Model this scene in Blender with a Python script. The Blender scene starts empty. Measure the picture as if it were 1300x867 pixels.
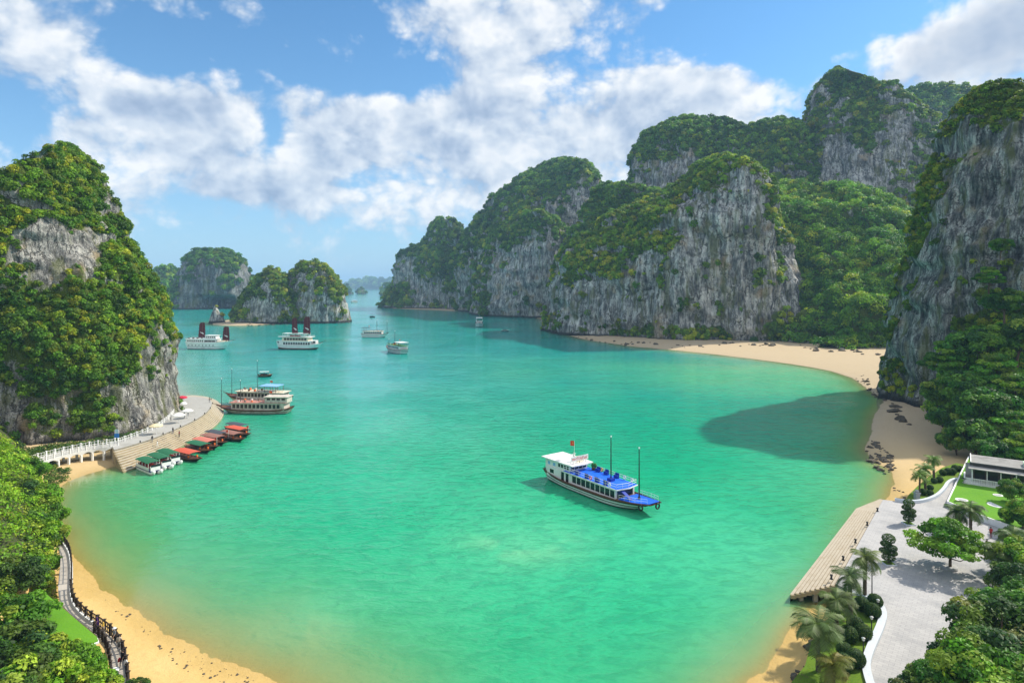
import bpy, bmesh, math, random
import numpy as np
from mathutils import Vector, Matrix

random.seed(7)
rng = np.random.default_rng(7)
S = bpy.context.scene
COL = S.collection
R = math.radians

# ------------------------------------------------------------------ camera
HC, F, HV = 40.0, 800.0, 362.0            # eye height (m), focal length (photo px), horizon row
cam = bpy.data.cameras.new("camera"); camo = bpy.data.objects.new("camera", cam); COL.objects.link(camo)
camo.location = (0, 0, HC); camo.rotation_euler = (R(90), 0, 0)
cam.sensor_width = 36.0; cam.lens = 36.0 * F / 1300.0
cam.shift_y = (HV - 433.5) / 1300.0
cam.clip_start = 0.5; cam.clip_end = 60000
S.camera = camo

# ------------------------------------------------------------------ sun, sky, exposure
SUN_EL, SUN_DX, SUN_DY = 43.0, 1.0, 0.42
az = math.atan2(SUN_DX, SUN_DY)           # clockwise from +Y
sun = bpy.data.lights.new("sun", 'SUN'); sun.energy = 4.7; sun.angle = R(0.9); sun.color = (1.0, 0.93, 0.80)
suno = bpy.data.objects.new("sun", sun); COL.objects.link(suno)
sdir = Vector((math.cos(R(SUN_EL)) * math.sin(az), math.cos(R(SUN_EL)) * math.cos(az), math.sin(R(SUN_EL))))
suno.rotation_euler = sdir.to_track_quat('Z', 'Y').to_euler()
suno.location = (300, 0, 300)

class N:
    """small helper for shader node trees"""
    def __init__(s, tree): s.t = tree; s.n = tree.nodes; s.l = tree.links; s.n.clear()
    def new(s, typ, **kw):
        nd = s.n.new(typ)
        for k, v in kw.items():
            if k == 'ins':
                for i, x in v.items():
                    s.set(nd.inputs[i], x)
            else: setattr(nd, k, v)
        return nd
    def set(s, sock, x):
        if hasattr(x, 'links') or isinstance(x, bpy.types.NodeSocket): s.l.new(x, sock)
        else: sock.default_value = x
    def m(s, op, a, b=0.0, c=None, clamp=False):
        nd = s.n.new('ShaderNodeMath'); nd.operation = op; nd.use_clamp = clamp
        s.set(nd.inputs[0], a); s.set(nd.inputs[1], b)
        if c is not None: s.set(nd.inputs[2], c)
        return nd.outputs[0]
    def vm(s, op, a, b=None):
        nd = s.n.new('ShaderNodeVectorMath'); nd.operation = op
        s.set(nd.inputs[0], a)
        if b is not None: s.set(nd.inputs[1], b)
        return nd.outputs['Value'] if op in ('LENGTH', 'DOT_PRODUCT') else nd.outputs[0]
    def noise(s, vec, scale, detail=4, rough=0.55, lac=2.0, dist=0.0):
        nd = s.n.new('ShaderNodeTexNoise')
        s.set(nd.inputs['Vector'], vec); nd.inputs['Scale'].default_value = scale
        nd.inputs['Detail'].default_value = detail; nd.inputs['Roughness'].default_value = rough
        nd.inputs['Lacunarity'].default_value = lac; nd.inputs['Distortion'].default_value = dist
        return nd.outputs[0]
    def ramp(s, fac, stops, interp='LINEAR'):
        nd = s.n.new('ShaderNodeValToRGB'); s.set(nd.inputs[0], fac); cr = nd.color_ramp; cr.interpolation = interp
        while len(cr.elements) < len(stops): cr.elements.new(0.5)
        for e, (p, c) in zip(cr.elements, stops):
            e.position = p; e.color = (c, c, c, 1) if not hasattr(c, '__len__') else (*c[:3], 1)
        return nd.outputs[0]
    def mix(s, fac, a, b, blend='MIX'):
        nd = s.n.new('ShaderNodeMix'); nd.data_type = 'RGBA'; nd.blend_type = blend
        s.set(nd.inputs[0], fac)
        for i, x in ((6, a), (7, b)):
            s.set(nd.inputs[i], (*x[:3], 1) if isinstance(x, (tuple, list)) else x)
        return nd.outputs[2]
    def smooth(s, x, lo, hi):
        nd = s.n.new('ShaderNodeMapRange'); nd.interpolation_type = 'SMOOTHSTEP'
        s.set(nd.inputs[0], x); nd.inputs[1].default_value = lo; nd.inputs[2].default_value = hi
        return nd.outputs[0]

def build_world():
    w = bpy.data.worlds.new("World"); S.world = w; w.use_nodes = True
    n = N(w.node_tree)
    sky = n.new('ShaderNodeTexSky', sky_type='NISHITA', sun_disc=False, sun_elevation=R(SUN_EL), sun_rotation=az,
                altitude=0.0, air_density=1.0, dust_density=0.6, ozone_density=3.0)
    base = n.mix(1.0, sky.outputs[0], (0.50, 0.88, 1.06), 'MULTIPLY')
    d = n.vm('NORMALIZE', n.new('ShaderNodeTexCoord').outputs['Generated'])
    sp = n.new('ShaderNodeSeparateXYZ', ins={0: d})
    x, y, z = sp.outputs
    A = n.m('ARCTAN2', x, y)                                   # azimuth from +Y, clockwise
    E = n.m('ARCTAN2', z, n.m('SQRT', n.m('ADD', n.m('MULTIPLY', x, x), n.m('MULTIPLY', y, y))))
    CLOUDS = [(150, 122, 42, 32, .75), (205, 150, 62, 42, .70), (110, 172, 60, 30, .45), (275, 148, 58, 34, .70), (215, 195, 130, 26, .40), (50, 55, 85, 52, .48),
              (398, 185, 42, 34, .55), (450, 165, 52, 36, .70), (525, 150, 66, 34, .62), (610, 135, 62, 34, .62), (560, 195, 150, 36, .45), (372, 122, 34, 20, .40),
              (330, 238, 105, 24, .60), (690, 22, 130, 48, .62), (660, 85, 60, 24, .25), (520, 25, 40, 20, .35), (430, 58, 50, 14, .30), (330, 25, 70, 26, .16), (790, 150, 130, 60, .70), (880, 110, 90, 36, .45), (700, 190, 90, 50, .35), (960, 130, 70, 44, .16),
              (1190, 70, 110, 46, .66), (1270, 30, 90, 60, .62), (640, 250, 260, 44, .34), (170, 262, 200, 40, .30),
              (230, 60, 85, 38, -.34), (450, 100, 90, 18, -.60), (965, 40, 120, 52, -.60), (15, 150, 45, 36, -.45), (445, 230, 30, 16, -.35), (348, 170, 14, 34, -.45), (480, 320, 300, 30, -.10)]
    pe = n.new('ShaderNodeCombineXYZ', ins={0: A, 1: E, 2: 0.0}).outputs[0]
    blobs = 0.09
    for (u, v, ru, rv, amp) in CLOUDS:                          # where the cloud banks stand, as compass bearing and elevation
        ca = math.atan((u - 650) / F); r = math.hypot(F, u - 650); ce = math.atan((HV - v) / r)
        df = n.vm('MULTIPLY', n.vm('SUBTRACT', pe, (ca, ce, 0)), (r * r / F / ru, r / rv, 0))
        blobs = n.m('ADD', blobs, n.m('MULTIPLY', n.m('POWER', 2.718, n.m('MULTIPLY', n.vm('DOT_PRODUCT', df, df), -1.0)), amp))
    def tex(typ, vec, scale, detail, rough, out=0, **kw):
        nd = n.new(typ, ins={'Vector': vec, 'Scale': scale, 'Detail': detail, 'Roughness': rough}, **kw); return nd.outputs[out]
    p0 = n.vm('MULTIPLY', pe, (1.0, 1.35, 0.0))
    wob = n.vm('SCALE', n.vm('SUBTRACT', tex('ShaderNodeTexNoise', p0, 6.0, 2.0, 0.5, 1, noise_dimensions='2D'), (0.5, 0.5, 0.5))); wob.node.inputs[3].default_value = 0.035
    def density(q, d1, d2):
        a = tex('ShaderNodeTexNoise', q, 5.2, d1, 0.60, 0, noise_dimensions='2D')
        f = n.m('ADD', blobs, n.m('MULTIPLY', n.m('SUBTRACT', a, 0.5), 1.75))
        pf = tex('ShaderNodeTexVoronoi', q, 19.0, d2, 0.55, 0, voronoi_dimensions='2D')
        return n.m('ADD', f, n.m('MULTIPLY', n.m('SUBTRACT', 0.40, pf), 0.36))
    q0 = n.vm('ADD', p0, wob)
    f0 = density(q0, 8.0, 3.0)
    f1 = density(n.vm('ADD', q0, (0.020, 0.046, 0.0)), 4.0, 2.0)  # the same field a step towards the light
    cov = n.smooth(f0, -0.10, 0.42)
    # sunlit where the cover thins towards the light, grey-blue where it thickens
    lit = n.m('ADD', 0.66, n.m('MULTIPLY', n.m('SUBTRACT', f0, f1), 1.05), clamp=True)
    lit = n.m('SUBTRACT', lit, n.m('MULTIPLY', n.smooth(f0, 0.45, 1.1), 0.22))
    ccol = n.ramp(lit, [(0.0, (0.34, 0.44, 0.62)), (0.30, (0.48, 0.58, 0.74)), (0.66, (0.74, 0.81, 0.90)), (1.0, (1.04, 1.04, 1.04))])
    up = n.smooth(E, 0.0, 0.10)
    cov = n.m('MULTIPLY', cov, n.m('ADD', 0.42, n.m('MULTIPLY', up, 0.54)))
    STR = 0.115
    cl = n.vm('SCALE', ccol); cl.node.inputs[3].default_value = 0.74 / STR
    # a bluer, hazier band towards the horizon
    hz = n.m('POWER', 2.718, n.m('MULTIPLY', n.m('MAXIMUM', E, 0.0), -7.0))
    skc = n.mix(n.m('MULTIPLY', hz, 0.75), base, tuple(c / STR for c in (0.44, 0.57, 0.72)))
    # unseen white veil overhead and behind the viewer, added to brighten shaded faces
    veil = n.m('MAXIMUM', n.smooth(E, 0.75, 1.1), n.m('MULTIPLY', n.smooth(n.m('MULTIPLY', y, -1.0), 0.05, 0.5), n.smooth(E, 0.02, 0.2)))
    veil = n.m('MULTIPLY', veil, n.m('ADD', 0.66, n.m('MULTIPLY', n.smooth(f0, -0.2, 0.3), 0.33)))
    col = n.mix(cov, skc, cl)
    grey = n.m('MULTIPLY', n.smooth(A, 0.40, 0.62), n.m('MULTIPLY', cov, n.smooth(f0, 0.30, 0.75)))
    col = n.mix(n.m('MULTIPLY', grey, 0.55), col, tuple(c / STR for c in (0.34, 0.40, 0.50)))
    col = n.mix(veil, col, tuple(c / STR for c in (0.95, 0.97, 1.0)))
    bg = n.new('ShaderNodeBackground', ins={0: col, 1: STR})
    out = n.new('ShaderNodeOutputWorld', ins={0: bg.outputs[0]})
    w.cycles.sampling_method = 'MANUAL'; w.cycles.sample_map_resolution = 512
build_world()
S.view_settings.view_transform = 'Standard'; S.view_settings.look = 'None'
S.view_settings.exposure = 0.46; S.view_settings.gamma = 1.0; S.view_settings.use_curve_mapping = False
S.render.engine = 'CYCLES'
cy = S.cycles
cy.use_denoising = True
cy.max_bounces = 5; cy.diffuse_bounces = 2; cy.glossy_bounces = 2; cy.transmission_bounces = 2; cy.transparent_max_bounces = 8; cy.volume_bounces = 0
cy.caustics_reflective = False; cy.caustics_refractive = False
cy.sample_clamp_indirect = 4.0

# ------------------------------------------------------------------ picture row/column -> place
def G(u, v, z=0.0):
    """the point at height z seen at photo pixel (u, v)"""
    D = (HC - z) * F / (v - HV)
    return Vector(((u - 650) / F * D, D, z))
def P(u, v, D):
    return Vector(((u - 650) / F * D, D, HC - (v - HV) / F * D))
def G2(u, v, z=0.0):
    p = G(u, v, z); return (p.x, p.y)

# ------------------------------------------------------------------ noise in numpy
def _hash(ix, iy, iz, seed):
    h = (ix.astype(np.int64) * 374761393 + iy.astype(np.int64) * 668265263 + iz.astype(np.int64) * 2147483647 + seed * 1274126177) & 0xFFFFFFFF
    h = ((h ^ (h >> 13)) * 1274126177) & 0xFFFFFFFF
    h = ((h ^ (h >> 16)) * 2246822519) & 0xFFFFFFFF
    return ((h ^ (h >> 15)) & 0xFFFFFF) / float(0xFFFFFF)
def vnoise(x, y, z, seed=0):
    x0, y0, z0 = np.floor(x), np.floor(y), np.floor(z)
    fx, fy, fz = x - x0, y - y0, z - z0
    fx = fx * fx * fx * (fx * (fx * 6 - 15) + 10); fy = fy * fy * fy * (fy * (fy * 6 - 15) + 10); fz = fz * fz * fz * (fz * (fz * 6 - 15) + 10)
    c = 0
    for dx in (0, 1):
        wx = fx if dx else 1 - fx
        for dy in (0, 1):
            wy = fy if dy else 1 - fy
            for dz in (0, 1):
                wz = fz if dz else 1 - fz
                c = c + wx * wy * wz * _hash(x0 + dx, y0 + dy, z0 + dz, seed)
    return c * 2 - 1
def fbm(x, y, z, oct=4, seed=0, gain=0.5, lac=2.03):
    a, s, t = 1.0, 0, 0
    for o in range(oct):
        s = s + a * vnoise(x + 17.3 * o, y - 9.1 * o, z + 5.7 * o, seed + o); t += a
        a *= gain; x, y, z = x * lac, y * lac, z * lac
    return s / t
def sstep(x, a, b):
    t = np.clip((x - a) / (b - a), 0, 1); return t * t * (3 - 2 * t)

# ------------------------------------------------------------------ object helpers
def tag(o, label=None, cat=None, group=None, kind=None):
    if label: o['label'] = label
    if cat: o['category'] = cat
    if group: o['group'] = group
    if kind: o['kind'] = kind
    return o
def empty(name, loc=(0, 0, 0), rz=0.0):
    o = bpy.data.objects.new(name, None); COL.objects.link(o); o.location = loc; o.rotation_euler = (0, 0, rz)
    o.empty_display_size = 0.3
    return o
def thing(name, label, cat, loc=(0, 0, 0), rz=0.0, group=None, kind=None):
    return tag(empty(name, loc, rz), label, cat, group, kind)
KIDS = {}
def link(o, parent=None):
    COL.objects.link(o)
    if parent is not None:
        o.parent = parent; KIDS.setdefault(parent.name, []).append(o)
    return o
def copy_tree(o, parent=None):
    c = o.copy(); link(c, parent)
    for ch in KIDS.get(o.name, []): copy_tree(ch, c)
    return c
def np_mesh(name, verts, faces, mats, parent=None, smooth=False, attrs=None, fmat=None, loops=None):
    """verts (n,3); faces (m,k) array of one polygon size"""
    me = bpy.data.meshes.new(name)
    verts = np.asarray(verts, dtype=np.float32); faces = np.asarray(faces, dtype=np.int32)
    k = faces.shape[1]; m = len(faces)
    me.vertices.add(len(verts)); me.vertices.foreach_set('co', verts.ravel())
    me.loops.add(m * k); me.loops.foreach_set('vertex_index', faces.ravel())
    me.polygons.add(m)
    me.polygons.foreach_set('loop_start', np.arange(0, m * k, k, dtype=np.int32))
    for mt in (mats if isinstance(mats, (list, tuple)) else [mats]): me.materials.append(mt)
    if fmat is not None: me.polygons.foreach_set('material_index', np.asarray(fmat, dtype=np.int32))
    me.polygons.foreach_set('use_smooth', np.full(m, bool(smooth)))
    me.update(calc_edges=True)
    for an, arr in (attrs or {}).items():
        arr = np.asarray(arr, dtype=np.float32)
        if arr.ndim == 1:
            a = me.attributes.new(an, 'FLOAT', 'POINT'); a.data.foreach_set('value', arr)
        else:
            if arr.shape[1] == 3: arr = np.concatenate([arr, np.ones((len(arr), 1), np.float32)], 1)
            a = me.attributes.new(an, 'FLOAT_COLOR', 'POINT'); a.data.foreach_set('color', arr.ravel())
    o = bpy.data.objects.new(name, me)
    return link(o, parent)

class MB:
    """collects polygons of several materials, builds ONE mesh object"""
    def __init__(s): s.v = []; s.f = []; s.mi = []; s.sm = []; s.mats = []
    def mat(s, m):
        if m not in s.mats: s.mats.append(m)
        return s.mats.index(m)
    def add(s, verts, faces, m, smooth=False):
        b = len(s.v); i = s.mat(m)
        s.v += [tuple(v) for v in verts]
        for f in faces: s.f.append([b + k for k in f]); s.mi.append(i); s.sm.append(smooth)
        return s
    def box(s, lo, hi, m, rz=0.0, c=None):
        x0, y0, z0 = lo; x1, y1, z1 = hi
        vs = [(x0, y0, z0), (x1, y0, z0), (x1, y1, z0), (x0, y1, z0), (x0, y0, z1), (x1, y0, z1), (x1, y1, z1), (x0, y1, z1)]
        if rz:
            cx, cy = c if c else ((x0 + x1) / 2, (y0 + y1) / 2); ca, sa = math.cos(rz), math.sin(rz)
            vs = [(cx + (x - cx) * ca - (y - cy) * sa, cy + (x - cx) * sa + (y - cy) * ca, z) for x, y, z in vs]
        return s.add(vs, [(0, 3, 2, 1), (4, 5, 6, 7), (0, 1, 5, 4), (1, 2, 6, 5), (2, 3, 7, 6), (3, 0, 4, 7)], m)
    def cbox(s, c, d, m, rz=0.0):
        return s.box((c[0] - d[0] / 2, c[1] - d[1] / 2, c[2] - d[2] / 2), (c[0] + d[0] / 2, c[1] + d[1] / 2, c[2] + d[2] / 2), m, rz)
    def tube(s, pts, rad, m, n=6, cap=True, smooth=True):
        pts = [Vector(p) for p in pts]; k = len(pts)
        rad = list(rad) if hasattr(rad, '__len__') else [rad] * k
        vs = []; ref = None
        for i, p in enumerate(pts):
            t = (pts[min(i + 1, k - 1)] - pts[max(i - 1, 0)]).normalized()
            if ref is None: ref = Vector((1, 0, 0)) if abs(t.x) < 0.8 else Vector((0, 1, 0))
            a = (ref - t * ref.dot(t)).normalized(); b = t.cross(a); ref = a
            for j in range(n):
                w = 2 * math.pi * j / n; vs.append(p + (a * math.cos(w) + b * math.sin(w)) * rad[i])
        fs = [(i * n + j, i * n + (j + 1) % n, (i + 1) * n + (j + 1) % n, (i + 1) * n + j) for i in range(k - 1) for j in range(n)]
        s.add(vs, fs, m, smooth)
        if cap: s.add(vs[:n], [list(range(n))[::-1]], m); s.add(vs[-n:], [list(range(n))], m)
        return s
    def prism(s, poly, z0, z1, m, mside=None):
        """flat polygon (x, y) or (x, y, z) extruded from z0 to z1"""
        n = len(poly); a = sum(poly[i][0] * poly[(i + 1) % n][1] - poly[(i + 1) % n][0] * poly[i][1] for i in range(n))
        if a < 0: poly = poly[::-1]
        lo = [(p[0], p[1], z0) for p in poly]; hi = [(p[0], p[1], z1) for p in poly]
        s.add(hi, [list(range(n))], m); s.add(lo, [list(range(n))[::-1]], mside or m)
        s.add(lo + hi, [(i, (i + 1) % n, n + (i + 1) % n, n + i) for i in range(n)], mside or m)
        return s
    def lathe(s, prof, m, n=12, c=(0, 0, 0), smooth=True):
        vs = [(c[0] + r * math.cos(2 * math.pi * j / n), c[1] + r * math.sin(2 * math.pi * j / n), c[2] + z) for r, z in prof for j in range(n)]
        fs = [(i * n + j, i * n + (j + 1) % n, (i + 1) * n + (j + 1) % n, (i + 1) * n + j) for i in range(len(prof) - 1) for j in range(n)]
        return s.add(vs, fs, m, smooth)
    def build(s, name, parent=None, label=None):
        me = bpy.data.meshes.new(name); me.from_pydata([tuple(v) for v in s.v], [], s.f)
        for m in s.mats: me.materials.append(m)
        me.polygons.foreach_set('material_index', s.mi); me.polygons.foreach_set('use_smooth', s.sm)
        me.update()
        o = bpy.data.objects.new(name, me); link(o, parent)
        if label: o['label'] = label
        return o

# ------------------------------------------------------------------ materials
MATS = {}
def mat(name, col, rough=0.6, spec=0.3, metal=0.0, var=0.12, scale=3.0, bump=0.0, dirt=None):
    """plain procedural surface: base colour broken up by two noises, optional dirt colour"""
    if name in MATS: return MATS[name]
    m = bpy.data.materials.new(name); m.use_nodes = True; n = N(m.node_tree)
    pos = n.new('ShaderNodeNewGeometry').outputs['Position']
    k = n.noise(pos, scale, 5, 0.6)
    c = n.mix(k, tuple(x * (1 - var) for x in col), tuple(min(1, x * (1 + var)) for x in col))
    if dirt:
        k2 = n.smooth(n.noise(pos, scale * 0.37, 6, 0.65), 0.50, 0.68)
        c = n.mix(n.m('MULTIPLY', k2, dirt[1]), c, dirt[0])
    b = n.new('ShaderNodeBsdfPrincipled', ins={'Base Color': c, 'Roughness': rough, 'Specular IOR Level': spec, 'Metallic': metal})
    if bump:
        bp = n.new('ShaderNodeBump', ins={'Height': k, 'Strength': 0.6, 'Distance': bump}); n.l.new(bp.outputs[0], b.inputs['Normal'])
    n.new('ShaderNodeOutputMaterial', ins={0: b.outputs[0]})
    MATS[name] = m; return m

def leaf_mat():
    m = bpy.data.materials.new("leaf"); m.use_nodes = True; n = N(m.node_tree)
    t = n.new('ShaderNodeAttribute', attribute_name='tint').outputs['Color']
    oi = n.new('ShaderNodeObjectInfo').outputs['Random']
    t = n.mix(1.0, t, n.ramp(oi, [(0, (.85, .92, .9)), (1, (1.2, 1.08, .95))]), 'MULTIPLY')
    b = n.new('ShaderNodeBsdfPrincipled', ins={'Base Color': t, 'Roughness': 0.55, 'Specular IOR Level': 0.25})
    tr = n.new('ShaderNodeBsdfTranslucent', ins={0: n.mix(1.0, t, (1.25, 1.35, 0.6), 'MULTIPLY')})
    mx = n.new('ShaderNodeMixShader', ins={0: 0.32, 1: b.outputs[0], 2: tr.outputs[0]})
    n.new('ShaderNodeOutputMaterial', ins={0: mx.outputs[0]})
    return m
LEAF = leaf_mat()

def rock_mat(name, dark, mid, pale, warm, wet=True, fscale=1.0, kshift=-0.01):
    """limestone: pale and dark streaks running down, ochre stains, tide band, moss by the 'veg' attribute"""
    m = bpy.data.materials.new(name); m.use_nodes = True; n = N(m.node_tree)
    g = n.new('ShaderNodeNewGeometry'); pos = g.outputs['Position']
    st = n.vm('MULTIPLY', pos, (1.0, 1.0, 0.16))
    k1 = n.noise(st, 0.30 * fscale, 6, 0.62)
    k2 = n.noise(st, 0.95 * fscale, 5, 0.6)
    k3 = n.noise(pos, 0.11 * fscale, 4, 0.55)
    k4 = n.noise(pos, 1.6 * fscale, 4, 0.6)
    kk = n.m('ADD', n.m('MULTIPLY', k1, 0.46), n.m('ADD', n.m('MULTIPLY', k2, 0.34), n.m('MULTIPLY', k3, 0.46)))
    wv = n.vm('SCALE', n.vm('SUBTRACT', n.new('ShaderNodeTexNoise', ins={'Vector': pos, 'Scale': 0.5 * fscale, 'Detail': 3.0}).outputs['Color'], (0.5, 0.5, 0.5))); wv.node.inputs[3].default_value = 4.5 / fscale
    cv = n.vm('MULTIPLY', n.vm('ADD', pos, wv), (1.0, 1.0, 0.15))
    vo = n.new('ShaderNodeTexVoronoi', feature='DISTANCE_TO_EDGE', ins={'Vector': cv, 'Scale': 0.22 * fscale}).outputs[0]
    bed = n.noise(n.vm('MULTIPLY', n.vm('ADD', pos, wv), (0.10, 0.10, 1.0)), 0.45 * fscale, 3, 0.6)
    crack = n.m('MAXIMUM', n.m('MULTIPLY', n.smooth(vo, 0.09, 0.0), n.smooth(k3, 0.40, 0.58)), n.m('MULTIPLY', n.smooth(bed, 0.36, 0.28), 0.8))
    kk = n.m('ADD', kk, kshift)
    c = n.ramp(kk, [(0.47, dark), (0.57, mid), (0.65, tuple((a + b) / 2 for a, b in zip(mid, pale))), (0.76, pale)])
    c = n.mix(n.m('MULTIPLY', n.smooth(n.noise(pos, 0.07 * fscale, 3, 0.5), 0.56, 0.70), 0.55), c, warm)
    c = n.mix(n.m('MULTIPLY', n.smooth(k4, 0.50, 0.66), 0.62), c, tuple(x * 0.35 for x in dark))
    c = n.mix(n.m('MULTIPLY', crack, 0.78), c, tuple(x * 0.28 for x in dark))
    c = n.mix(n.m('MULTIPLY', n.smooth(n.noise(st, 0.16 * fscale, 5, 0.65), 0.51, 0.63), 0.62), c, n.mix(k4, (0.06, 0.085, 0.012), (0.15, 0.155, 0.03)))
    veg = n.new('ShaderNodeAttribute', attribute_name='veg').outputs['Fac']
    vk = n.smooth(n.m('ADD', veg, n.m('MULTIPLY', n.m('SUBTRACT', k4, 0.5), 0.7)), 0.42, 0.62)
    gc = n.mix(k4, (0.028, 0.062, 0.006), (0.12, 0.155, 0.018))
    c = n.mix(vk, c, gc)
    if wet:
        z = n.new('ShaderNodeSeparateXYZ', ins={0: pos}).outputs[2]
        zz = n.m('ADD', z, n.m('MULTIPLY', n.m('SUBTRACT', k4, 0.5), 2.0))
        c = n.mix(n.smooth(zz, 1.2, 3.4), (0.028, 0.027, 0.024), c)
    hgt = n.m('ADD', n.m('MULTIPLY', k2, 0.8), n.m('SUBTRACT', n.m('MULTIPLY', k4, 0.7), n.m('MULTIPLY', crack, 0.5)))
    bp = n.new('ShaderNodeBump', ins={'Height': hgt, 'Strength': 1.0, 'Distance': 1.7 / fscale})
    b = n.new('ShaderNodeBsdfPrincipled', ins={'Base Color': c, 'Roughness': 0.85, 'Specular IOR Level': 0.2, 'Normal': bp.outputs[0]})
    n.new('ShaderNodeOutputMaterial', ins={0: b.outputs[0]})
    return m
ROCK = rock_mat("limestone", (0.034, 0.036, 0.039), (0.180, 0.184, 0.182), (0.74, 0.73, 0.69), (0.42, 0.30, 0.16))
ROCK_NEAR = rock_mat("limestone_near", (0.045, 0.042, 0.038), (0.19, 0.182, 0.168), (0.56, 0.53, 0.47), (0.44, 0.32, 0.15), fscale=2.0)
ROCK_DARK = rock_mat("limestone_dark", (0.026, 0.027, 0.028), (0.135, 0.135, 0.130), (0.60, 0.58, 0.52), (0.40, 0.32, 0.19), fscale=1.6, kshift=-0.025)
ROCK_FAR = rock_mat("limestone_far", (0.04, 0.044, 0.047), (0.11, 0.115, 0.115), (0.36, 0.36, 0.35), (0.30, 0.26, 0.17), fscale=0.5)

# ------------------------------------------------------------------ shorelines, ground and water
RSH = [(900, 905), (935, 880), (962, 858), (984, 835), (1000, 803), (1022, 778), (1045, 762), (1075, 735), (1120, 645), (1127, 632), (1135, 612), (1133, 600), (1110, 585), (1098, 570), (1106, 552), (1106, 538),
       (1110, 524), (1119, 513), (1122, 507), (1111, 501), (1097, 490), (1083, 480), (1055, 471), (1028, 466), (1000, 461.5), (950, 455), (900, 449), (850, 444), (800, 439.5), (740, 430.5),
       (700, 420), (687, 405), (640, 398.5), (600, 396), (540, 393), (500, 391.5), (488, 389)]
LSH = [(420, 905), (350, 868), (330, 859), (284, 842), (213, 808), (170, 776), (130, 744), (98, 712), (80, 690), (70, 668), (60, 645), (66, 628), (84, 612), (108, 602), (140, 593.5), (165, 580), (200, 560), (225, 545),
       (236, 522), (228, 507), (214, 490), (204, 470), (198, 450), (192, 430)]
def poly_np(px, extra): return np.array([G2(u, v) for u, v in px] + extra)
RLAND = poly_np(RSH, [(-180, 1700), (200, 2600), (6000, 6000), (6000, -200), (30, -200), (14, 40)])
LLAND = poly_np(LSH, [(-270, 420), (-700, 700), (-2000, 700), (-2000, -200), (-20, -200), (-17, 44)])
ISL_BEACH = np.array([G2(*p) for p in [(264, 412.6), (290, 413.6), (322, 413.4), (350, 411.6), (352, 407), (300, 404), (264, 409.5)]])
def sdist(poly, x, y):
    """signed distance, positive inside"""
    d2 = np.full(x.shape, 1e18); ins = np.zeros(x.shape, bool)
    n = len(poly)
    for i in range(n):
        ax, ay = poly[i]; bx, by = poly[(i + 1) % n]
        ex, ey = bx - ax, by - ay
        t = np.clip(((x - ax) * ex + (y - ay) * ey) / (ex * ex + ey * ey), 0, 1)
        d2 = np.minimum(d2, (x - ax - t * ex) ** 2 + (y - ay - t * ey) ** 2)
        c = ((ay > y) != (by > y)) & (x < (bx - ax) * (y - ay) / (by - ay + 1e-12) + ax)
        ins ^= c
    return np.where(ins, 1, -1) * np.sqrt(d2)
def pix(x, y, z=0.0):
    return 650 + F * x / y, HV - F * (z - HC) / y
# wooded slope behind the left walkway and on the right: rise from these lines inland
LSLOPE = np.array([G2(*p) for p in [(26, 582), (52, 612), (62, 640), (70, 668), (70, 700), (66, 735), (54, 757), (30, 775), (8, 800), (-20, 850), (30, 868), (95, 905)]] + [(-30, 40), (-30, -200), (-2000, -200), (-2000, 142), (-128, 142)])
RSLOPE = np.array([G2(*p) for p in [(1100, 905), (1150, 874), (1205, 838), (1240, 800), (1262, 745), (1292, 700), (1330, 660)]] + [(150, 112), (160, 135), (400, 160), (400, -200), (36, -200)])
def height(x, y):
    sl, sr, si = sdist(LLAND, x, y), sdist(RLAND, x, y), sdist(ISL_BEACH, x, y)
    wob = fbm(x / 9, y / 9, 0 * x, 3, 5) * 1.5 + fbm(x / 30, y / 30, 0 * x, 2, 9) * 3.0 * (y < 250)
    sd = np.maximum(np.maximum(sl, sr), si - 5)
    sdn = sd + wob * np.clip(np.abs(sd) / 14 + 0.10, 0, 1)
    far = np.clip(y / 250, 0.6, 3.0)
    slope = 0.058 + 0.035 * sstep(x, 0, 15) - 0.010 * sstep(130 - y, 0, 60) * sstep(-x, -10, 20)
    z = np.where(sdn > 0, 2.4 * (1 - np.exp(-sdn / 26)), sdn * slope)
    z = np.maximum(z, -14.0)
    z = z + fbm(x / 2.2, y / 2.2, 0 * x, 3, 21) * np.where(z < 0, 0.015, 0.07) + fbm(x / 14, y / 14, 0 * x, 3, 31) * np.where(z < 0.2, 0.12, 0.08) * np.clip(np.abs(sd) / 12 + .08, 0, 1)
    # wooded slopes
    dl = sdist(LSLOPE, x, y); dr = sdist(RSLOPE, x, y)
    n1 = fbm(x / 11, y / 11, 0 * x, 3, 40)
    z = np.where(dl > 0, np.maximum(z, 2.2 + (1 - np.exp(-dl / 9.0)) * 11 + dl * 0.25 + n1 * np.clip(dl / 6, 0, 1) * 2.5), z)
    z = np.where(dr > 0, np.maximum(z, 2.2 + (1 - np.exp(-dr / 10.0)) * 1.6 + dr * 0.16 + n1 * np.clip(dr / 6, 0, 1) * 1.2), z)
    return z
def height1(x, y): return float(height(np.array([float(x)]), np.array([float(y)]))[0])

def fan(nr, nc, y0, y1, tmax):
    Y = y0 * (y1 / y0) ** np.linspace(0, 1, nr); t = np.linspace(-tmax, tmax, nc)
    yy, tt = np.meshgrid(Y, t, indexing='ij')
    x, y = (yy * tt).ravel(), yy.ravel()
    i = np.arange(nr - 1)[:, None] * nc + np.arange(nc - 1)[None, :]
    fc = np.stack([i, i + 1, i + 1 + nc, i + nc], -1).reshape(-1, 4)
    return x, y, fc
gx, gy, gf = fan(560, 520, 22.0, 24000.0, 1.35)
gz = height(gx, gy)
gz = np.where(gy > 3000, -14, gz)

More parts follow.
